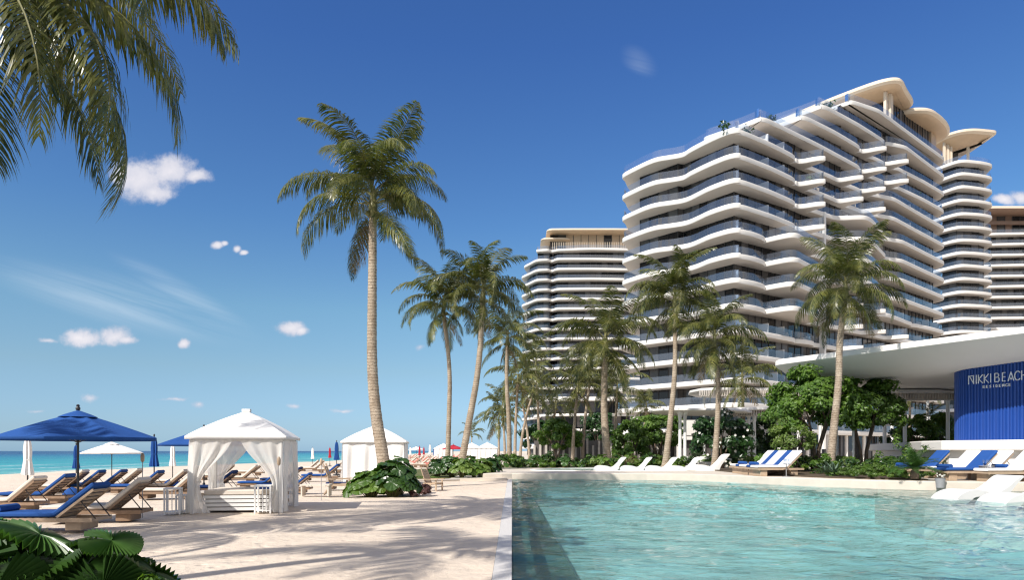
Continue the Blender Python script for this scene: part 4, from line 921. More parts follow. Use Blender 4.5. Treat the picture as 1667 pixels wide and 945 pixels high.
# ============================================================ BROADLEAF TREES AND SHRUBS
def leaves(mb, cen, rad, n, size, rng, clumps=40, mi=0, flat=0.0, aspect=.55, hollow=.62, mis=None, bottom=-.55):
    """leaf-sized faces gathered in clumps over an uneven crown"""
    cen = np.array(cen, float); rad = np.array(rad, float); C = []
    while len(C) < clumps:
        d = rng.normal(size=3); d /= np.linalg.norm(d)
        if d[2] < bottom: continue
        C.append(d * rng.uniform(hollow, 1.0))
    C = np.array(C); cr = rng.uniform(.16, .34, len(C))
    idx = rng.randint(0, len(C), n); off = rng.normal(size=(n,3)); off /= np.linalg.norm(off, axis=1, keepdims=True)
    off *= (rng.rand(n,1) ** .45) * cr[idx][:,None]; off[:,2] *= .75
    p = C[idx] + off; nr = off / (np.linalg.norm(off, axis=1, keepdims=True) + 1e-6) + C[idx]*.5 + rng.normal(size=(n,3))*.45 + np.array([0,0,.5])
    nr /= np.linalg.norm(nr, axis=1, keepdims=True); p = cen + p * rad
    a = np.cross(nr, rng.normal(size=(n,3))); a /= np.linalg.norm(a, axis=1, keepdims=True); b = np.cross(nr, a)
    s = size * rng.uniform(.7, 1.3, (n,1))
    v = np.stack([p - a*s, p + b*s*aspect + nr*s*.12, p + a*s, p - b*s*aspect + nr*s*.12], 1).reshape(-1,3)
    o = mb.n; mb.v.append(v); mb.n += len(v)
    q = np.arange(n)*4 + o
    mb.f += [(int(i), int(i)+1, int(i)+2, int(i)+3) for i in q]
    mb.m += list(rng.choice(mis[0], size=n, p=mis[1])) if mis else [mi]*n
def broad_tree(px, D_, z0, ztop, w, label, seed, n=9000, size=.14, mats=('leafg',), crown_z=None, stems=4, group='round garden trees', name='garden_tree', flowers=0, lean=0, depth=None, clumps=46):
    rng = np.random.RandomState(seed); H = ztop - z0; T = empty(name, (X(px,D_),D_,z0), 0, label, 'tree', group)
    cz = (crown_z or .62)*H; ch = H - cz; mb = MB()
    leaves(mb, (lean,0,cz), (w/2, (depth or w)/2, ch), n, size, rng, clumps, bottom=-.6)
    mb.build('crown', list(mats), T)
    mb = MB()
    for k in range(stems):
        a = 2*math.pi*k/stems + rng.rand(); e = np.array([math.cos(a)*w*.26, math.sin(a)*w*.26, cz+ch*.2]); st = np.array([math.cos(a), math.sin(a), 0])*.14
        m1 = st*1.5 + np.array([0,0,H*.22]); m2 = e*np.array([.55,.55,.7])
        mb.tube([tuple(st), tuple(m1), tuple(m2), tuple(e)], [.09*H/5+.03, .08*H/5, .055*H/5, .025*H/5], 7)
        for _ in range(2):
            e2 = e + rng.normal(size=3)*np.array([w*.12, w*.12, ch*.3]); mb.tube([tuple(m2), tuple((m2+e2)/2+rng.normal(size=3)*.1), tuple(e2)], [.045*H/5, .03*H/5, .012], 5)
    mb.build('trunk', 'bark', T, smooth=True)
    if flowers:
        mb = MB()
        for _ in range(flowers):
            d = rng.normal(size=3); d /= np.linalg.norm(d); d[1] = -abs(d[1]); c = np.array([lean,0,cz]) + d*np.array([w/2,w/2,ch])*rng.uniform(.9,1.06)
            for k in range(5):
                a = k*1.2566; u = np.array([math.cos(a), -.35, math.sin(a)])*.11; v_ = np.array([-math.sin(a), 0, math.cos(a)])*.05
                mb.add([c, c+u*.6+v_, c+u, c+u*.6-v_], [(0,1,2,3)])
        mb.build('blossom', 'petal', T)
    return T
broad_tree(1328, 42.5, .4, 6.75, 5.7, 'big rounded green tree behind the leaning palm, its left half', 1, 14000, .13, crown_z=.64, stems=5, clumps=60)
broad_tree(1405, 43.5, .4, 6.3, 4.5, 'big dense green tree behind the leaning palm, its right half with straight lower edge', 2, 12000, .13, crown_z=.68, stems=4, clumps=55)
broad_tree(1292, 41.5, .4, 4.0, 2.6, 'airy olive-green bush tree with many stems at the left foot of the big rounded tree', 3, 3600, .09, ('leafy',), .55, 6, name='shrub_tree', clumps=30)
broad_tree(1174, 53, .35, 4.7, 4.4, 'dark glossy tree dotted with white blossom behind a palm', 4, 6500, .16, ('leafd',), .52, 5, flowers=46, name='flowering_tree', clumps=44)
broad_tree(907, 70, .3, 4.9, 4.6, 'round green tree in front of the post wall, left of the stout palm', 5, 6500, .17, crown_z=.6)
broad_tree(1026, 66, .3, 4.5, 3.6, 'small green bushy tree between the stout palm and the tall leaning palm', 6, 4500, .16, crown_z=.5, stems=6)
broad_tree(1070, 70, .3, 5.6, 5.6, 'wide green tree behind the tall leaning palm', 7, 6500, .17, crown_z=.62)
broad_tree(1495, 58, .4, 4.6, 3.4, 'small round tree left of the slender palm near the blue wall', 8, 4500, .14, crown_z=.6)
broad_tree(1532, 60, .4, 5.0, 3.6, 'small round tree beside the blue ribbed wall', 10, 4500, .14, crown_z=.6)
broad_tree(1215, 64, .3, 3.7, 3.6, 'low leafy tree behind the striped sunbeds', 11, 4000, .15, ('leafd',), .5)
broad_tree(1462, 62, .4, 4.0, 3.0, 'low dark bush tree at the right foot of the big rounded tree', 12, 3000, .14, ('leafd',), .5)
for i, (px, D_, zt, w) in enumerate([(975, 84, 6.5, 6), (1140, 86, 5.5, 7), (880, 96, 6, 6), (1250, 70, 5, 5)]):
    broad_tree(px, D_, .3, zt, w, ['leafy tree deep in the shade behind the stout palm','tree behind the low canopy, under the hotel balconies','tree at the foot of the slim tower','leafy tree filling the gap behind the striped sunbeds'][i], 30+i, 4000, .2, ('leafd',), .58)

def disc_leaf(mb, c, r, nrm, up, pleats=22, amp=.045, droop=.22, mi=0, notch=.35, rng=random):
    """a round pleated fan leaf"""
    n = Vector(nrm).normalized(); u = Vector(up); u = (u - n*u.dot(n)); u = u.normalized() if u.length > 1e-3 else Vector((1,0,0)); w = n.cross(u)
    vs = [tuple(c)]; K = pleats*2; rad = (.35, .7, 1.0)
    for k in range(K+1):
        a = -math.pi + notch/2 + (2*math.pi - notch)*k/K
        for q in rad:
            rr = r*q*(1 + (.028 if k % 2 else -.012)*q); h = amp*r*(1 if k % 2 else -1)*(q**.8)*2 - droop*r*q*q*(1+.3*math.sin(a*3+r*9)) + .10*r*q
            vs.append(tuple(Vector(c) + u*math.cos(a)*rr + w*math.sin(a)*rr + n*h))
    fs = []
    for k in range(K):
        a = 1+3*k; b = a+3; fs += [(0,a,b),(a,a+1,b+1,b),(a+1,a+2,b+2,b+1)]
    mb.add(vs, fs, mi)
def fan_plant(loc, label, nleaf, r, spread, h, seed, near=False, pleats=16, mats='fan', aim=None, name='fan_leaf_plant', group='round-leaved plants', cat='plant', flat=1.0):
    rng = random.Random(seed); T = empty(name, loc, 0, label, cat, group); st = MB(); lf = MB()
    for i in range(nleaf):
        a = i*2.399963 + rng.uniform(-.3,.3); q = math.sqrt((i+.5)/nleaf)
        x, y = math.cos(a)*spread*q, math.sin(a)*spread*q*flat; z = h*(1 - .62*q*q)*rng.uniform(.78,1.12); rr = r*rng.uniform(.75,1.15)
        n = Vector((math.cos(a)*q*.95 + rng.uniform(-.3,.3), math.sin(a)*q*.95 + rng.uniform(-.3,.3), 1.0 - .35*q))
        c = Vector((x,y,z)); st.tube([(x*.08,y*.08,-.05),(x*.4,y*.4,z*.62),(x*.92,y*.92,z)], [.02,.014,.009], 5)
        if near:
            m = MB(); disc_leaf(m, (0,0,0), rr, n, (x,y,.1), pleats, rng=rng); m.build('leaf', mats, T, smooth=False, loc=c)
        else: disc_leaf(lf, c, rr, n, (x,y,.1), pleats, amp=.03, rng=rng)
    st.build('stems', 'rachis', T)
    if not near: lf.build('foliage', mats, T)
    return T
# foreground, bottom left corner
fan_plant((-4.55,6.35,-.05), 'large pleated fan-leaf plant in the bottom left corner, the left clump', 20, .38, .95, .96, 5, True, 38)
fan_plant((-3.85,6.4,-.05), 'large pleated fan-leaf plant at the bottom left, nearest the open sand', 16, .33, .62, .84, 8, True, 38)
fan_plant((-5.6,7.3,-.05), 'pleated fan-leaf plant cut by the left edge behind the corner plants', 14, .36, .8, .95, 9, True, 38)
def low_shrub(loc, label, w, h, n, size, mats, seed, name='leafy_shrub', group='low garden shrubs', clumps=16, flat=1.0, mis=None):
    rng = np.random.RandomState(seed); mb = MB(); leaves(mb, (0,0,h*.35), (w/2,w/2*flat,h*.65), n, size, rng, clumps, bottom=-.35, hollow=.35, mis=mis)
    o = mb.build(name, list(mats), loc=loc); return tag(o, label, 'shrub', group)
low_shrub((-3.25,5.95,0), 'small-leaved green ground shrub under the corner fan leaves', .9, .62, 2200, .035, ('leafg',), 70)
# round bush at the foot of the tallest palm
fan_plant((-4.55,26.0,-.1), 'dark round-leaved bush at the foot of the tallest palm, right half', 70, .30, 1.05, 1.28, 11, False, 10, flat=.7)
fan_plant((-5.35,25.9,-.1), 'brighter round-leaved bush at the foot of the tallest palm, left half', 55, .30, .95, 1.02, 12, False, 10, 'leafg', flat=.7)
fan_plant((-4.45,27.0,-.1), 'round-leaved bush behind the palm foot, with the raised top leaf', 30, .32, .7, 1.5, 13, False, 10, flat=.8)
low_shrub((-3.5,26.0,0), 'dark reddish low plant at the right end of the palm-foot bush', 1.0, .45, 700, .07, ('leafr',), 71)
# bed on the beach side
for i, (px, D_, w, h, mt, n) in enumerate([(712,41,1.5,1.0,'fan',26),(735,41,1.7,1.25,'fan',30),(752,40.5,1.5,1.2,'leafy',26),(772,41,1.3,.9,'leafg',24),(786,42,1.3,1.1,'leafy',24),(800,43,1.2,1.2,'leafd',24),(722,44,1.3,1.1,'leafd',24),(765,44,1.3,1.2,'fan',24)]):
    fan_plant((X(px,D_),D_,.12), ['round-leaved plant at the left end of the beach bed','tall round-leaved plant in the beach bed left of the curved palm foot','pale-leaved plant in the beach bed right of the curved palm foot','mid-green leafy plant in the beach bed','light green plant in the beach bed near the ramp','dark plant at the right end of the beach bed by the ramp','dark plant at the back left of the beach bed','round-leaved plant at the back of the beach bed behind the curved palm'][i], n, .30, w/2, h, 60+i, False, 8, mt)
# planting along the back of the deck
rng0 = random.Random(5)
labs = {}
def where(px):
    for lim, t in ((860,'left of the upper pool'),(900,'at the left end of the upper pool'),(950,'behind the upper pool, below the round tree'),(1000,'behind the upper pool, near the stout palm'),(1050,'behind the white in-water loungers'),(1100,'beside the foot of the tall leaning palm'),(1180,'behind the white loungers, near the flowering tree'),(1250,'behind the striped sunbeds'),(1320,'right of the striped sunbeds'),(1360,'at the foot of the leaning palm'),(1430,'in the bed right of the leaning palm'),(1500,'in the bed near the sago palm'),(1800,'by the terrace steps')):
        if px < lim: return t
cnt = {}
def lab(kind, px):
    w_ = where(px); cnt[(kind,w_)] = cnt.get((kind,w_), 0) + 1; k = cnt[(kind,w_)]
    return kind + ' ' + w_ + ['', ', second from left', ', third from left', ', fourth from left', ', fifth from left', ', sixth from left', ', seventh from left'][k-1]
row = []
for px in range(812, 1010, 14): row.append((px + rng0.uniform(-4,4), rng0.uniform(53.5,57) if px > 850 else 50 + rng0.uniform(-2,2)))
for px in range(1012, 1236, 16): row.append((px + rng0.uniform(-4,4), rng0.uniform(55.5,58)))
for px in range(1236, 1520, 13): row.append((px + rng0.uniform(-4,4), rng0.uniform(36.5,40.5) if px > 1335 else rng0.uniform(41.5,43)))
for i, (px, D_) in enumerate(sorted(row)):
    z = .28 if px < 1240 else .42; k = i % 4; h = rng0.uniform(.8, 1.35) * (1.15 if px < 870 else 1.0)
    if px > 1380: h *= .75
    if k == 0: fan_plant((X(px,D_),D_,z), lab('round-leaved plant', px), 20, .26, .8, h, 300+i, False, 7, rng0.choice(['fan','leafg','leafy']))
    elif k == 2: low_shrub((X(px,D_),D_,z), lab('dense dark green shrub', px), 1.9, h*1.1, 1300, .085, ('leafd','leafg'), 400+i, mis=([0,1],[.6,.4]))
    else: low_shrub((X(px,D_),D_,z), lab('leafy green shrub' if k == 1 else 'light green shrub', px), 1.8, h, 1100, .09, ('leafg',) if k == 1 else ('leafy',), 500+i)
# front of the right-hand bed: low hedge, agaves, sago palm
for i, (px, D_) in enumerate([(1375,33.6),(1392,32.9),(1409,32.3),(1426,31.9),(1443,31.6),(1460,31.3),(1400,35),(1430,34.4),(1458,34)]):
    low_shrub((X(px,D_),D_,.42), ['first','second','third','fourth','fifth','sixth','seventh','eighth','ninth'][i] + ' clump of the low small-leaved hedge at the bed front', 1.0, .62, 1300, .042, ('leafg','leafy'), 600+i, mis=([0,1],[.7,.3]), group='low hedge clumps at the bed front')
def rosette(loc, label, n, L, w, seed, mat, name='agave', arch=.5, cat='plant', e_lo=15, e_hi=75, group=None):
    rng = random.Random(seed); mb = MB()
    for i in range(n):
        a = i*2.39996 + rng.uniform(-.2,.2); e = R(e_lo + (e_hi-e_lo)*(i/n)) ; l = L*rng.uniform(.8,1.1); p = Vector((0,0,.08)); vs = []; side = Vector((-math.sin(a), math.cos(a), 0))
        for k in range(6):
            t = k/5; ww = w*math.sin(math.pi*(.15+.85*t))**.7*(1 if k < 5 else 0)
            vs += [tuple(p - side*ww/2), tuple(p + Vector((0,0,-.02))), tuple(p + side*ww/2)]
            ee = e - arch*t; p = p + Vector((math.cos(a)*math.cos(ee), math.sin(a)*math.cos(ee), math.sin(ee)))*(l/5)
        mb.add(vs, [(3*k+j,3*k+j+1,3*k+3+j+1,3*k+3+j) for k in range(5) for j in (0,1)])
    return tag(mb.build(name, mat, loc=loc), label, cat, group)
rosette((X(1358,34.5),34.5,.44), 'blue-green agave below the leaning palm, at the left of the bed front', 34, .85, .10, 1, 'leafp')
rosette((X(1385,38.5),38.5,.44), 'agave with pale leaves behind the low hedge', 28, .8, .09, 2, 'leafp')
rosette((X(1345,37),37,.44), 'small agave close to the leaning palm foot', 24, .7, .09, 3, 'leafp')
for i, (px, D_) in enumerate([(1385,44),(1405,45),(1240,57),(1232,55),(880,55),(1020,55)]):
    rosette((X(px,D_),D_,.42), ['spiky pale grass behind the white pipe arch','spiky pale grass right of the white pipe arch','pinkish spiky grass behind the striped sunbeds','smaller spiky grass left of the striped sunbeds','spiky plant at the left end of the upper pool','brown spiky plant behind the white in-water loungers'][i], 40, 1.3, .05, 10+i, 'dryfrond' if i in (2,5) else 'leafy', 'spiky_grass', .9, e_lo=35)
def sago(loc, label, s=1.0, nf=30, seed=1):
    T = empty('sago_palm', loc, 0, label, 'plant'); rng = random.Random(seed)
    mb = MB(); mb.lathe([(.16,0),(.19,.15),(.15,.38),(.06,.45)], 10); mb.build('trunk', 'bark', T)
    ms = [frond_mesh('frond', 1.35, R(e), R(b), 700+k, 42, .022, .12, 'fan', leaf=.24, seg=3, side=.1) for k, (e, b) in enumerate([(78,60),(50,75),(22,65)])]
    for i in range(nf):
        o = bpy.data.objects.new('frond', ms[2 if i < nf*.4 else (1 if i < nf*.8 else 0)]); COL.objects.link(o); o.parent = T
        o.location = (0,0,.4); o.scale = (s*rng.uniform(.85,1.1),)*3; o.rotation_euler = (rng.uniform(-.2,.2), rng.uniform(-.1,.1), i*2.39996)
sago((X(1489,30.9),30.9,.44), 'sago palm with arching dark fronds at the right end of the bed front', 1.0, 34)
# long mixed undergrowth that closes the gaps
def undergrowth(name, pts, n, size, h, label, seed, mats, mis):
    rng = np.random.RandomState(seed); mb = MB(); pts = np.array(pts, float)
    for k in range(len(pts)-1):
        a, b = pts[k], pts[k+1]; m = max(2, int(np.linalg.norm(b-a)/.8))
        for j in range(m):
            c = a + (b-a)*(j+rng.rand())/m; leaves(mb, (c[0], c[1]+rng.uniform(-.8,.8), c[2]+h*.2), (.8,.8,h*rng.uniform(.5,1.0)), n, size, rng, 6, hollow=.2, bottom=-.2, mis=mis)
    tag(mb.build(name, list(mats)), label, 'undergrowth', kind='stuff')
undergrowth('undergrowth', [(X(815,56),56,.25),(X(870,57),57,.25),(X(1000,58.5),58.5,.28),(X(1235,60),60,.28)], 200, .09, .8, 'mixed green undergrowth running behind the upper pool', 1, ('leafg','leafd','leafy'), ([0,1,2],[.4,.45,.15]))
undergrowth('undergrowth', [(X(1232,44),44,.3),(X(1330,45),45,.4),(X(1420,45),45,.4),(X(1505,44),44,.4)], 260, .08, .9, 'mixed green undergrowth filling the bed behind the leaning palm', 2, ('leafg','leafd','leafy'), ([0,1,2],[.4,.4,.2]))
undergrowth('undergrowth', [(X(1345,34.8),34.8,.4),(X(1440,33.2),33.2,.4),(X(1492,32),32,.4),(X(1515,33),33,.4),(X(1500,36),36,.4),(X(1400,36.5),36.5,.4),(X(1325,37.5),37.5,.4)], 320, .05, .42, 'low undergrowth between hedge clumps and agaves', 3, ('leafg','leafd','leafy'), ([0,1,2],[.5,.3,.2]))
undergrowth('undergrowth', [(X(1440,39),39,.4),(X(1475,37.5),37.5,.4),(X(1508,35.6),35.6,.4)], 320, .08, 2.4, 'taller mixed greenery in front of the terrace wall left of the blue drum', 7, ('leafg','leafd','leafy'), ([0,1,2],[.45,.35,.2]))
undergrowth('ground_cover', [(-7.2,38.4,.1),(-5,39.4,.1),(-4.2,41,.1)], 260, .05, .25, 'low grassy ground cover along the front of the beach bed', 4, ('leafy','leafg'), ([0,1],[.6,.4]))
# ============================================================ BEACH FURNITURE
def pad_mesh(mb, path, wid, th, mi=0, rnd=.03, y0=0.0):
    """a cushion: a rounded band swept along a side-view path (x,z)"""
    p = np.array(path, float); d = np.gradient(p, axis=0); d /= np.linalg.norm(d, axis=1, keepdims=True); nn = np.stack([-d[:,1], d[:,0]], 1)
    rings = []
    w, h = wid/2, th/2
    sec = [(-w,-h+rnd),(-w,h-rnd),(-w+rnd,h),(w-rnd,h),(w,h-rnd),(w,-h+rnd),(w-rnd,-h),(-w+rnd,-h)]
    k = len(p)
    for i in range(k):
        s = .82 if i in (0, k-1) else 1.0
        rings.append([(p[i,0] + nn[i,0]*b*s, y0 + a*(.97 if s < 1 else 1), p[i,1] + nn[i,1]*b*s) for a, b in sec])
    mb.rings(rings, mi=mi)
def band_path(foot, hinge, ang, blen, z, n=7):
    pts = [(foot,z),(foot+.04,z),((foot+hinge)/2,z),(hinge-.10,z),(hinge-.02,z+.01)]
    for t in (.08,.3,.6,.97,1.0): pts.append((hinge + math.cos(ang)*blen*t, z+.02 + math.sin(ang)*blen*t))
    return pts
def make_lounger(name, frame, cush, label, ang=48, roll=None, wide=.68, z=.20):
    T = empty(name, (0,0,0), 0, label, 'sun lounger'); A = R(ang); hx = .32
    mb = MB()
    for s in (-1, 1): mb.box((0, s*wide/2, z), (2.0,.05,.08))
    for x in (-.98, -.3, hx, .98): mb.box((x, 0, z-.001), (.05, wide-.05, .06))
    for x in np.arange(-.88, hx-.05, .14): mb.box((x, 0, z+.03), (.09, wide-.05, .022))
    mb.build('frame', frame, T)
    for x in (-.72, .62):
        m = MB(); m.box((x, 0, (z-.04)/2), (.30, wide-.08, z-.04)); bevel(m.build('leg', frame, T), .012, 1)
    mb = MB(); bl = .86; c, s_ = math.cos(A), math.sin(A)
    for s in (-1, 1): mb.box((hx + c*bl/2, s*(wide/2-.05), z+.05 + s_*bl/2), (bl,.045,.045), tilt=-A)
    for t in np.linspace(.06, .95, 7): mb.box((hx + c*bl*t, 0, z+.05 + s_*bl*t), (.075, wide-.14, .02), tilt=-A)
    mb.build('backrest', frame, T)
    for s in (-1, 1):
        mb = MB(); mb.tube([(hx+c*bl*.62, s*(wide/2-.08), z+.03+s_*bl*.62), (hx+c*bl*.62+.28, s*(wide/2-.08), z+.02)], .012, 5); mb.build('prop_bar', 'black', T)
    mb = MB(); pad_mesh(mb, band_path(-.98, hx-.03, A, .90, z+.105), wide-.04, .10)
    mb.build('cushion', cush, T, smooth='auto')
    if roll:
        mb = MB(); zz = z + .21
        r_ = [[(-.80+.085*math.cos(t), y, zz+.075*math.sin(t)) for t in np.linspace(0, 2*math.pi, 12, endpoint=False)] for y in (-wide*.42,-wide*.3,0,wide*.3,wide*.42)]
        mb.rings(r_); mb.build('towel_roll', roll, T, smooth='auto')
    return T
LB = Placer(make_lounger('sun_lounger', 'wood', 'blue', 'x', 39))
LC = Placer(make_lounger('sun_lounger', 'wood', 'cream', 'x', 41))
LBR = Placer(make_lounger('sun_lounger', 'palewood', 'blue', 'x', 38, 'blue'))
LN = Placer(make_lounger('sun_lounger', 'darkwood', 'navy', 'x', 38))
LP = Placer(make_lounger('sun_lounger', 'palewood', 'pink', 'x', 38))
GL_ = 'sun loungers on the beach'
def at(px, py, z=0.0): return tuple(G(px, py, z))
near = [
 (LBR,(80,862),3,1.12,'blue cushioned lounger with rolled towel under the open blue parasol, nearest the corner plant'),
 (LC,(160,848),8,1.12,'cream backed wooden lounger right of the open blue parasol pole'),
 (LC,(5,832),5,1.05,'wooden lounger cut by the left edge, in front of the white furled parasol'),
 (LB,(60,820),6,1.05,'blue lounger just right of the white furled parasol pole'),
 (LC,(98,803),8,1.0,'cream lounger seen small beyond the open blue parasol, left of its pole'),
 (LB,(126,802),6,1.0,'blue lounger right behind the pole of the open blue parasol'),
 (LB,(163,800),6,1.0,'blue lounger left of the open white parasol pole'),
 (LC,(190,798),8,1.0,'cream lounger under the open white parasol'),
 (LB,(222,803),4,1.0,'blue lounger left of the furled blue parasol by the torch'),
 (LC,(262,802),10,1.0,'wooden lounger right of the furled blue parasol by the torch'),
 (LC,(288,793),6,1.0,'small wooden lounger by the slim white furled parasol'),
 (LC,(275,812),2,1.05,'low cream lounger between the beanbags and the white side stools'),
 (LN,(338,806),6,1.05,'navy lounger seen through the tent, left of its rear post'),
 (LC,(388,786),8,1.0,'dark wooden lounger seen through the middle of the tent'),
 (LB,(424,796),2,.95,'flat blue lounger seen through the tent near its right front curtain'),
 (LN,(458,790),6,1.0,'navy lounger between the right curtain of the tent and its rear corner'),
 (LC,(500,767),8,1.0,'pair-mate cream lounger far behind the thin white furled parasol, left one'),
 (LC,(508,768),8,1.0,'far cream lounger right under the thin white furled parasol'),
 (LB,(522,783),2,1.05,'blue lounger left of the tall furled blue parasol'),
 (LB,(470,803),4,.9,'small blue lounger behind the right rear curtain of the tent'),
 (LC,(538,770),8,1.0,'far cream lounger under the furled red parasol'),
 (LC,(557,771),8,1.0,'far cream lounger left of the second tent'),
 (LN,(565,797),2,.9,'navy lounger behind the slatted wooden armchair'),
 (LC,(405,775),8,1.0,'far wooden lounger glimpsed between the tent curtains'),
 (LC,(352,782),8,1.0,'far wooden lounger glimpsed behind the left curtain of the tent')]
for pl, (px, py), rz, sc, lb in near:
    pl.put(at(px, py), R(rz), lb, GL_, sc)
# distant rows: too far to tell apart
rr = random.Random(3); far_n = 0
for j, Y in enumerate([72, 80, 88, 97, 107, 118, 131, 146, 164, 186]):
    for i in range(7 if Y > 75 else 4):
        px = 668 + i*14.5 + rr.uniform(-3,3) + (j % 2)*6
        if px > 762: continue
        pl = LP if (i + j) % 3 == 0 or px > 712 else LC
        pl.put((X(px,Y), Y, 0), R(rr.uniform(0,14)), 'tiny far lounger with a salmon cushion in the rows beyond the second tent' if pl is LP else 'tiny far lounger with a cream cushion in the rows beyond the second tent', 'far salmon loungers beyond the second tent' if pl is LP else 'far cream loungers beyond the second tent', 1.05)
# --- parasols
def open_parasol(name, mat, r=1.75, rim=2.02, top=2.62, n=8, pole='black'):
    T = empty(name, (0,0,0), 0, 'x', 'parasol'); mb = MB(); K = 6; vs = []; seg = n*6
    for k in range(K+1):
        t = k/K; 
        for j in range(seg):
            a = 2*math.pi*j/seg; b = (a % (2*math.pi/n)) - math.pi/n; pr = math.cos(math.pi/n)/math.cos(b)
            rr_ = max(.02, r*t*pr); z = top - (top-rim)*(t**1.12) - .035*math.cos(b*n/2)*math.sin(math.pi*t)
            vs.append((rr_*math.cos(a), rr_*math.sin(a), z))
    for j in range(seg): 
        x, y, z = vs[K*seg+j]; vs.append((x*.998, y*.998, z-.07))
    mb.add(vs, [(i*seg+j, i*seg+(j+1)%seg, (i+1)*seg+(j+1)%seg, (i+1)*seg+j) for i in range(K+1) for j in range(seg)])
    can = mb.build('canopy', mat, T, smooth='auto'); s = can.modifiers.new('cloth', 'SOLIDIFY'); s.thickness = .008
    v = MB(); v.lathe([(.42*r/1.75,top-.10),(.28,top-.035),(.10,top+.035),(.03,top+.06)], 24); v.build('vent_cap', mat, can, smooth='auto')
    m = MB(); m.tube([(0,0,0),(0,0,top+.05)], .026, 10); m.build('pole', pole, T, smooth='auto')
    m = MB(); m.lathe([(.012,top+.04),(.05,top+.08),(.055,top+.12),(.03,top+.16),(.045,top+.18),(.02,top+.21)], 10); m.build('finial', pole, T, smooth='auto')
    for j in range(n):
        a = 2*math.pi*j/n; m = MB(); m.tube([(0,0,top-.06),(math.cos(a)*r*.97,math.sin(a)*r*.97,rim-.01)], .012, 5); m.tube([(0,0,rim-.12),(math.cos(a)*r*.48,math.sin(a)*r*.48,(top+rim)/2-.05)], .010, 5); m.build('rib', pole, T)
    m = MB(); m.lathe([(.28,0),(.28,.05),(.07,.09),(.05,.45),(.03,.46)], 16); m.build('base', pole, T, smooth='auto')
    return T
def shut_parasol(name, mat, h=2.35, pole='black'):
    T = empty(name, (0,0,0), 0, 'x', 'parasol'); mb = MB()
    prof = [(.16,h-1.28),(.17,h-1.22),(.135,h-1.0),(.105,h-.75),(.115,h-.5),(.10,h-.25),(.075,h-.08),(.02,h-.0)]
    mb.lathe(prof, 32, fold=.22, nf=8); mb.build('canopy', mat, T, smooth='auto')
    m = MB(); m.lathe([(.118,h-.78),(.118,h-.73)], 12); m.build('tie_strap', mat, T)
    m = MB(); m.tube([(0,0,0),(0,0,h+.02)], .026, 8); m.build('pole', pole, T, smooth='auto')
    m = MB(); m.lathe([(.012,h),(.035,h+.04),(.04,h+.07),(.01,h+.12)], 8); m.build('finial', pole, T)
    m = MB(); m.lathe([(.26,0),(.26,.05),(.06,.09),(.045,.4),(.03,.41)], 14); m.build('base', pole, T, smooth='auto')
    return T
OB = Placer(open_parasol('parasol', 'blue')); OW = Placer(open_parasol('parasol', 'whitecloth')); ORD = Placer(open_parasol('parasol', 'red', n=6))
SB = Placer(shut_parasol('parasol', 'blue')); SW = Placer(shut_parasol('parasol', 'whitecloth')); SR = Placer(shut_parasol('parasol', 'red'))
def put(pl, px, Y, lb, s=1.0, g='parasols on the beach', rz=.2): return pl.put((X(px,Y), Y, 0), rz, lb, g, s)
put(OB, 127, 16.5, 'large open blue parasol at the left with black pole and finial')
put(OB, 332, 27, 'open blue parasol mostly hidden behind the front tent', .97)
put(OW, 182, 33, 'open white parasol on the beach left of the front tent', .80)
put(SW, 45, 20.8, 'furled white parasol at the far left, nearest the sea side loungers', .90)
put(SW, 281, 35, 'slim furled white parasol next to the hidden blue one, left of the front tent', .86)
put(SB, 124, 31, 'furled blue parasol directly behind the pole of the open blue one', .84)
put(SB, 251, 28.5, 'furled blue parasol standing free between the white parasol and the front tent', .98)
put(SB, 548, 48, 'furled blue parasol left of the second tent', 1.0)
put(SW, 509, 68, 'thin furled white parasol far out, right of the front tent', .86)
put(SR, 537, 76, 'furled red parasol far out, left of the tall blue one', .88)
put(SW, 563, 76, 'thin furled white parasol peeping at the left side of the second tent', .9)
put(SW, 668, 110, 'furled white parasol just right of the second tent', 1.0)
put(SR, 683, 96, 'furled dark red parasol right of the second tent, in the far rows', 1.0)
put(SR, 690, 120, 'second furled red parasol in the far rows, a little smaller', 1.0)
put(SW, 700, 100, 'furled white parasol in the far rows left of the slim straight palm trunk', 1.12)
put(SW, 714, 108, 'furled white parasol in the far rows closest to the slim straight palm trunk', 1.1)
put(SB, 706, 125, 'furled blue parasol tiny in the far rows', .9)
put(SB, 720, 118, 'furled dark parasol tiny in the far rows by the slim straight palm', .9)
put(ORD, 738, 104, 'open red parasol between the trunks of the palm pair', 1.0)
put(OW, 678, 150, 'open white parasol far off near the waterline', 1.0)
# --- canopy tents
def curtain(path, ztop, zbot, cinch=None, seed=0, amp=.045, freq=22):
    """cloth hanging from a straight line, gathered towards one point when cinched"""
    rng = np.random.RandomState(seed); (x0,y0), (x1,y1) = path; nu, nv = 46, 22; vs = []
    d = np.array([x1-x0, y1-y0]); L_ = np.linalg.norm(d); n = np.array([-d[1], d[0]])/L_; ph = rng.rand()*6
    for j in range(nv+1):
        t = j/nv; z = ztop + (zbot-ztop)*t
        for i in range(nu+1):
            u = i/nu
            if cinch is not None:
                cu, ct, keep = cinch; k = 1 - (1-keep)*(math.exp(-((t-ct)/.42)**2) if t < ct else math.exp(-((t-ct)/.65)**2))
                uu = cu + (u-cu)*k
            else: uu = u
            a = amp*(math.sin(freq*u*L_*.5 + ph) + .5*math.sin(freq*1.9*u*L_*.5 + 2*ph + t*1.2))*(.35+.65*min(1, t*3))
            vs.append((x0 + d[0]*uu + n[0]*a, y0 + d[1]*uu + n[1]*a, z))
    return vs, [(j*(nu+1)+i, j*(nu+1)+i+1, (j+1)*(nu+1)+i+1, (j+1)*(nu+1)+i) for j in range(nv) for i in range(nu)]
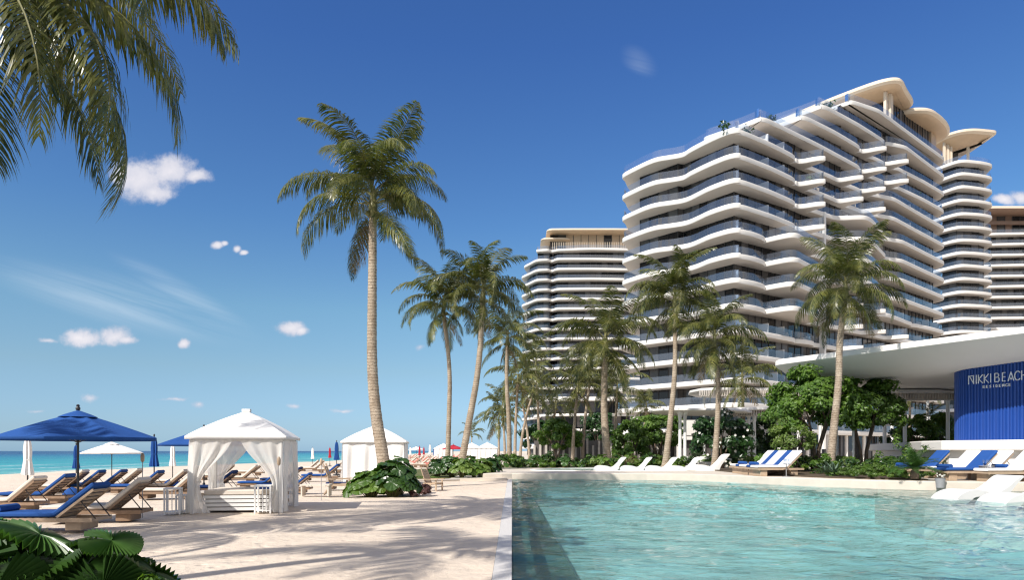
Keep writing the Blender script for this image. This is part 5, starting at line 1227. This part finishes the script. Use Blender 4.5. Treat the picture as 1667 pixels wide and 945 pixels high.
def tent(loc, rz, w, d, eave, top, label, openside=True, seed=0, daybed=True):
    T = empty('canopy_tent', loc, rz, label, 'tent', 'white tents on the beach'); hw, hd = w/2, d/2; o = .12
    mb = MB(); K = 8; ring = []
    corners = [(-hw-o,-hd-o),(hw+o,-hd-o),(hw+o,hd+o),(-hw-o,hd+o)]
    per = []
    for a, b in zip(corners, corners[1:]+corners[:1]):
        for t in np.linspace(0,1,8,endpoint=False): per.append((a[0]+(b[0]-a[0])*t, a[1]+(b[1]-a[1])*t))
    rg = []
    for k in range(K+1):
        t = k/K; f = 1 - t*.965; z = eave + (top-eave)*(t**.93) ; rg.append([(x*f, y*f, z + .03*math.sin(math.pi*t)) for x, y in per])
    rg = [[(x, y, eave-.08) for x, y in per]] + rg
    mb.rings(rg, caps=(False, True)); r_ = mb.build('roof', 'whitecloth', T, smooth='auto'); r_.modifiers.new('cloth','SOLIDIFY').thickness = .01
    m = MB(); m.box((0,0,top+.03), (.22,.22,.09)); m.build('cap', 'white2', T)
    for sx_ in (-1,1):
        for sy_ in (-1,1):
            m = MB(); m.box((sx_*(hw-.03), sy_*(hd-.03), (eave-.02)/2), (.08,.08,eave-.02)); m.build('post', 'white2', T)
    m = MB()
    for s in (-1,1): m.box((0, s*(hd-.03), eave-.06), (w-.14,.06,.08)); m.box((s*(hw-.03), 0, eave-.061), (.06,d-.14,.08))
    m.build('top_rail', 'white2', T)
    sides = [((-hw,-hd),(hw,-hd)), ((hw,-hd),(hw,hd)), ((hw,hd),(-hw,hd)), ((-hw,hd),(-hw,-hd))]
    for k, (a, b) in enumerate(sides):
        a, b = np.array(a), np.array(b); n_ = np.array([(b-a)[1], -(b-a)[0]])/np.linalg.norm(b-a)*.05; a, b = a+n_, b+n_; mid = (a+b)/2
        if openside:
            for q, (p0, p1, cu) in enumerate([(a, mid, .06), (mid, b, .94)]):
                vs, fs = curtain((tuple(p0), tuple(p1)), eave-.1, .02, (cu, .62, .17), seed*10+k*2+q); m = MB(); m.add(vs, fs); m.build('curtain', 'sheer', T, smooth=True)
        else:
            vs, fs = curtain((tuple(a), tuple(b)), eave-.1, .02, None, seed*10+k, .05, 16); m = MB(); m.add(vs, fs); m.build('curtain', 'whitecloth' if k < 3 else 'sheer', T, smooth=True)
    return T
TL = (-7.68, 19.75, 0); TRZ = R(9)
tent(TL, TRZ, 2.38, 2.35, 2.10, 2.84, 'front white canopy tent with tied-back sheer curtains and a low slatted daybed')
tent((-6.75, 34.0, 0), R(6), 2.85, 2.85, 2.16, 2.98, 'second white tent with closed curtains behind the tallest palm trunk', False, 3)
tent((X(768,118),118,0), R(4), 3.1, 3.1, 2.2, 3.1, 'far white tent right of the curved palm trunk, the left one of two', False, 4)
tent((X(793,112),112,0), R(4), 3.1, 3.1, 2.2, 3.1, 'far white tent right of the curved palm trunk, the right one of two', False, 5)
tent((X(722,112),112,0), R(4), 2.9, 2.9, 2.1, 2.9, 'far white tent half hidden by the slim straight palm trunk', False, 6)
def loc_t(x, y, z=0): 
    c, s = math.cos(TRZ), math.sin(TRZ); return (TL[0] + x*c - y*s, TL[1] + x*s + y*c, z)
T = empty('daybed', loc_t(.05,-.02), TRZ, 'low white slatted daybed with cream mattress inside the front tent', 'daybed')
for k in range(4):
    m = MB(); m.box((0,-.86,.10+.11*k), (2.0,.03,.085)); m.build('slat_board', 'white2', T)
    m = MB(); m.box((.99,0,.10+.11*k), (.03,1.7,.085)); m.build('slat_board', 'palewood' if k % 2 else 'white2', T)
m = MB(); m.box((0,0,.25), (1.9,1.64,.42)); m.build('base', 'darkwood', T)
m = MB(); pad_mesh(m, [(-.98,.55),(-.9,.55),(0,.55),(.9,.55),(.98,.55)], 1.7, .15); m.build('mattress', 'cream', T, smooth='auto')
m = MB(); pad_mesh(m, [(.35,.70),(.42,.70),(.8,.70),(.95,.70)], 1.2, .18); tag(m.build('bolster', 'navy', loc=loc_t(.05,-.1), rot=(0,0,TRZ), smooth='auto'), 'navy bolster cushion at the right end of the tent daybed', 'cushion')
# white lattice stools in front of the tent
def stool(loc, s, label, rz=.3):
    T = empty('side_table', loc, rz, label, 'side table', 'white lattice side tables')
    m = MB(); m.box((0,0,.60*s), (.36*s,.36*s,.04)); m.build('table_top', 'white2', T)
    for a in (-1,1):
        for b in (-1,1): m = MB(); m.box((a*.16*s,b*.16*s,.29*s), (.04,.04,.58*s)); m.build('leg', 'white2', T)
    m = MB()
    for a in (-1,0,1): m.box((a*.08*s,-.16*s,.3*s), (.02,.02,.54*s)); m.box((.16*s,a*.08*s,.3*s), (.02,.02,.54*s))
    m.box((0,0,.06*s), (.34*s,.34*s,.02)); m.build('lattice', 'white2', T)
stool(at(282,838), 1.15, 'taller white lattice side table left of the front tent'); stool(at(298,836), .82, 'shorter white lattice side table touching the front tent curtain', .1)
stool(at(430,836), 1.25, 'white lattice side table behind the right front curtain of the front tent', .15)
# torches
for i, (px, py, h) in enumerate([(232,842,1.45),(454,838,1.35),(523,815,1.25),(346,808,1.2)]):
    c = at(px, py); T = empty('garden_torch', c, 0, ['slim beach torch left of the front tent, in the open sand','slim beach torch at the right front of the front tent','slim beach torch right of the front tent beside the wooden armchair','slim beach torch seen through the front tent'][i], 'torch', 'slim torches in the sand')
    m = MB(); m.tube([(0,0,-.05),(0,0,h)], .011, 6); m.build('pole', 'grey', T)
    m = MB(); m.lathe([(.02,h-.04),(.045,h),(.05,h+.12),(.035,h+.18),(.012,h+.2)], 10); m.build('burner', 'palewood', T, smooth='auto')
# beanbags
for i, (px, py, s) in enumerate([(279,800,.36),(304,800,.34),(117,815,.30)]):
    mb = MB(); r_ = rng0; vsr = []
    mb.lathe([(.02,0),(.8,.02),(1.0,.35),(.96,.72),(.7,1.12),(.35,1.38),(.12,1.5),(.02,1.52)], 20, fold=.03, nf=5); mb.v = [v*s for v in mb.v]
    tag(mb.build('beanbag', 'blue', loc=at(px,py), smooth=True, rot=(0, .12, i)), ['round blue beanbag left of the front tent, the left one of two','round blue beanbag right against the front tent, the right one of two','blue beanbag in front of the loungers under the open blue parasol'][i], 'beanbag', 'blue beanbags')
# slatted wooden armchair and low table
def armchair(loc, rz, s, label):
    T = empty('slatted_armchair', loc, rz, label, 'armchair')
    for q in (-1,1):
        m = MB(); m.box((-.32,q*.34,.25), (.07,.04,.5)); m.tube([(.22,q*.34,.36),(.46,q*.34,0)], .035, 6); m.box((0,q*.34,.33), (.72,.04,.08)); m.build('leg', 'palewood', T)
        m = MB(); m.box((-.02,q*.39,.54), (.80,.13,.03)); m.build('armrest', 'palewood', T)
    m = MB()
    for x in np.linspace(-.34,.2,5): m.box((x,0,.36-.06*(x+.34)), (.11,.62,.025))
    m.build('seat', 'palewood', T)
    m = MB()
    for k in range(6): t = .08+.15*k; m.box((.24+.26*t, 0, .34+.72*t), (.03,.66,.095), tilt=.35)
    for q in (-1,1): m.box((.36, q*.28, .68), (.04,.06,.84), tilt=.35)
    m.build('backrest', 'palewood', T)
    T.scale = (s,)*3
armchair(at(552,805), R(200+6-20), 1.12, 'pale slatted wooden armchair turned away, left of the round leafy bush')
armchair(at(705,799), R(160), .9, 'wicker-coloured armchair half hidden at the right of the round leafy bush')
def low_table(loc, label, w=1.3, d=.7, h=.38, mat='whitecloth', rz=.05):
    T = empty('low_table', loc, rz, label, 'table'); m = MB(); m.box((0,0,h), (w,d,.05)); m.build('table_top', mat, T)
    for a in (-1,1):
        m = MB(); m.box((a*(w/2-.06),0,h/2-.02), (.05,d-.06,h-.04)); m.build('leg', mat, T)
low_table(at(515,808), 'low cream table between the torch and the slatted wooden armchair', 1.1, .6, .42, 'cream')
low_table((X(361,23.2),23.2,0), 'low wooden bench table with a pot on it behind the tent daybed', 1.5, .6, .32, 'stone', .1)
m = MB(); m.lathe([(.05,0),(.13,.03),(.17,.14),(.14,.24),(.09,.27)], 14); tag(m.build('pot', 'white2', loc=(X(358,23.2),23.2,.346), smooth='auto'), 'round white pot on the low wooden table behind the daybed', 'pot')
low_table(at(640,772), 'small pale table far behind the tallest palm trunk', 1.0, .6, .4, 'cream')
# ------------------------------------------------------------ poolside
dz = .372
PW = Placer(make_lounger('pool_lounger', 'palewood', 'whitecloth', 'x', 44, None, .74, .30)); PB = Placer(make_lounger('pool_lounger', 'palewood', 'blue', 'x', 44, 'blue', .74, .30))
for i, (pl, px, Y, lb) in enumerate([(PW,1264,36.2,'white cushioned poolside lounger nearest the water in the middle group'),(PB,1256,37.3,'blue cushioned poolside lounger, second from the water in the middle group'),
    (PW,1243,38.4,'white cushioned poolside lounger in the centre of the middle group'),(PB,1236,39.5,'blue cushioned poolside lounger, fourth from the water in the middle group'),(PW,1226,40.6,'white cushioned poolside lounger farthest from the water in the middle group'),
    (PW,1640,29.9,'white poolside lounger nearest the water at the right edge'),(PB,1662,30.9,'blue poolside lounger cut by the right edge'),(PB,1572,31.0,'blue poolside lounger left of the white one at the right edge'),
    (PW,1600,32.3,'white poolside lounger behind the blue one at the right'),(PW,1548,33.4,'cream white poolside lounger beside the sago palm'),(PB,1500,34.6,'blue poolside lounger mostly hidden behind the sago palm'),(PW,1665,33.2,'white poolside lounger at the back of the right group')]):
    pl.put((X(px,Y), Y, dz), R(7 if px < 1400 else 5), lb, 'poolside loungers', 1.27)
# small drinks trays
for i, (px, Y) in enumerate([(1280,35.2),(1606,30.4)]):
    T = empty('drinks_table', (X(px,Y), Y, dz), 0, ['small round table with glasses in front of the middle lounger group','small round table with glasses among the right loungers'][i], 'side table')
    m = MB(); m.lathe([(.20,0),(.20,.02),(.02,.04),(.02,.62),(.30,.64),(.30,.67)], 18); m.build('stand', 'grey', T, smooth='auto')
    for k in range(3):
        g = MB(); g.lathe([(.03,.672),(.035,.70),(.012,.72),(.012,.78),(.045,.84),(.04,.93)], 10, (.12*math.cos(k*2.1), .12*math.sin(k*2.1), 0)); tag(g.build('drinking_glass', 'rail', loc=(X(px,Y), Y, dz), smooth='auto'), 'small stemmed glass on the ' + ['middle','right'][i] + ' drinks table, ' + ['right one','rear one','front left one'][k], 'glass', 'glasses on the drinks tables')
T = empty('ice_bucket', (X(1533,29.6), 29.7, .1), 0, 'grey bucket holding flowers at the pool corner under the right loungers', 'bucket')
m = MB(); m.lathe([(.16,0),(.19,.3),(.21,.42),(.22,.42)], 16); m.build('bucket', 'grey', T, smooth='auto')
m = MB(); rg_ = np.random.RandomState(2); leaves(m, (0,0,.55), (.16,.16,.2), 120, .035, rg_, 8); m.build('flowers', 'petal', T)
# moulded white in-water loungers
def moulded(name='moulded_lounger'):
    T = empty(name, (0,0,0), 0, 'x', 'pool lounger', 'moulded white loungers standing in the water')
    top = chaikin([(-1.05,.02),(-1.02,.22),(-.75,.34),(-.35,.33),(.05,.20),(.32,.22),(.62,.50),(.95,.86),(1.08,.92),(1.12,.88)], 2, closed=False)
    bot = chaikin([(1.12,.88),(1.06,.80),(.80,.52),(.58,.22),(.52,0),(.30,-.02),(-.55,-.02),(-1.05,.02)], 2, closed=False)
    pr = np.vstack([top, bot[1:-1]]); mb = MB(); w = .36
    rg = []
    for y, k in ((-w,.975),(-w+.02,1.0),(w-.02,1.0),(w,.975)):
        c = pr.mean(0); q = c + (pr-c)*k; rg.append([(x,y,z) for x,z in q])
    mb.rings(rg); mb.build('shell', 'white2', T, smooth='auto')
    m = MB(); pad_mesh(m, [(.68,.62),(.72,.66),(.86,.80),(.92,.86)], .5, .07); m.build('head_pillow', 'whitecloth', T, smooth='auto')
    return T
ML = Placer(moulded())
for i, (px, Y, s) in enumerate([(992,47.4,1.0),(1034,47.2,1.0),(1075,46.9,1.0),(1112,46.6,1.0),(1152,46.2,1.25)]):
    ML.put((X(px,Y), Y, .372), R(6), ['first white moulded lounger from the left, behind the pool','second white moulded lounger from the left, behind the pool','middle one of the five white moulded loungers behind the pool','fourth white moulded lounger from the left, behind the pool','longest white moulded lounger, rightmost of the five behind the pool'][i], None, s)
def wave_lounger(loc, rz, label):
    T = empty('wave_lounger', loc, rz, label, 'pool lounger', 'moulded white loungers standing in the water')
    top = chaikin([(-1.55,.02),(-1.5,.30),(-1.1,.52),(-.55,.60),(0,.50),(.45,.46),(.95,.68),(1.4,1.0),(1.62,1.10),(1.68,1.04)], 2, closed=False)
    bot = chaikin([(1.68,1.04),(1.5,.92),(1.1,.55),(.75,.12),(.6,0),(.1,.02),(-.2,.30),(-.6,.34),(-.9,.15),(-1.1,0),(-1.55,.02)], 2, closed=False)
    pr = np.vstack([top, bot[1:-1]]); mb = MB(); w = .55; c = pr.mean(0)
    mb.rings([[(x,y,z) for x,z in c + (pr-c)*k] for y, k in ((-w,.975),(-w+.03,1.0),(w-.03,1.0),(w,.975))]); mb.build('shell', 'white2', T, smooth='auto')
wave_lounger((X(1588,25.6), 25.6, -.30), R(14), 'big white moulded lounger in the pool at the right, the left one of two')
wave_lounger((X(1668,23.4), 23.4, -.30), R(14), 'big white moulded lounger in the pool cut by the right edge')
mb = MB(); mb.prism([(34,18.5),(34,29.0),(22,29.0),(18.7,29.5),(16.9,30.6),(15.2,28.6),(14.2,23.5),(15.5,19.5)], -1.34, -.30); tag(mb.build('pool_ledge', 'white'), kind='structure')
# a few shells and pebbles would be lost at this size; a thin rope kerb edges the bed
mb = MB(); mb.tube([(-7.4,37.2,.06),(-4.4,38.3,.06),(-3.0,39.0,.07)], .07, 8); tag(mb.build('bed_kerb', 'stone'), 'thin stone kerb along the front of the beach planting bed', 'kerb')
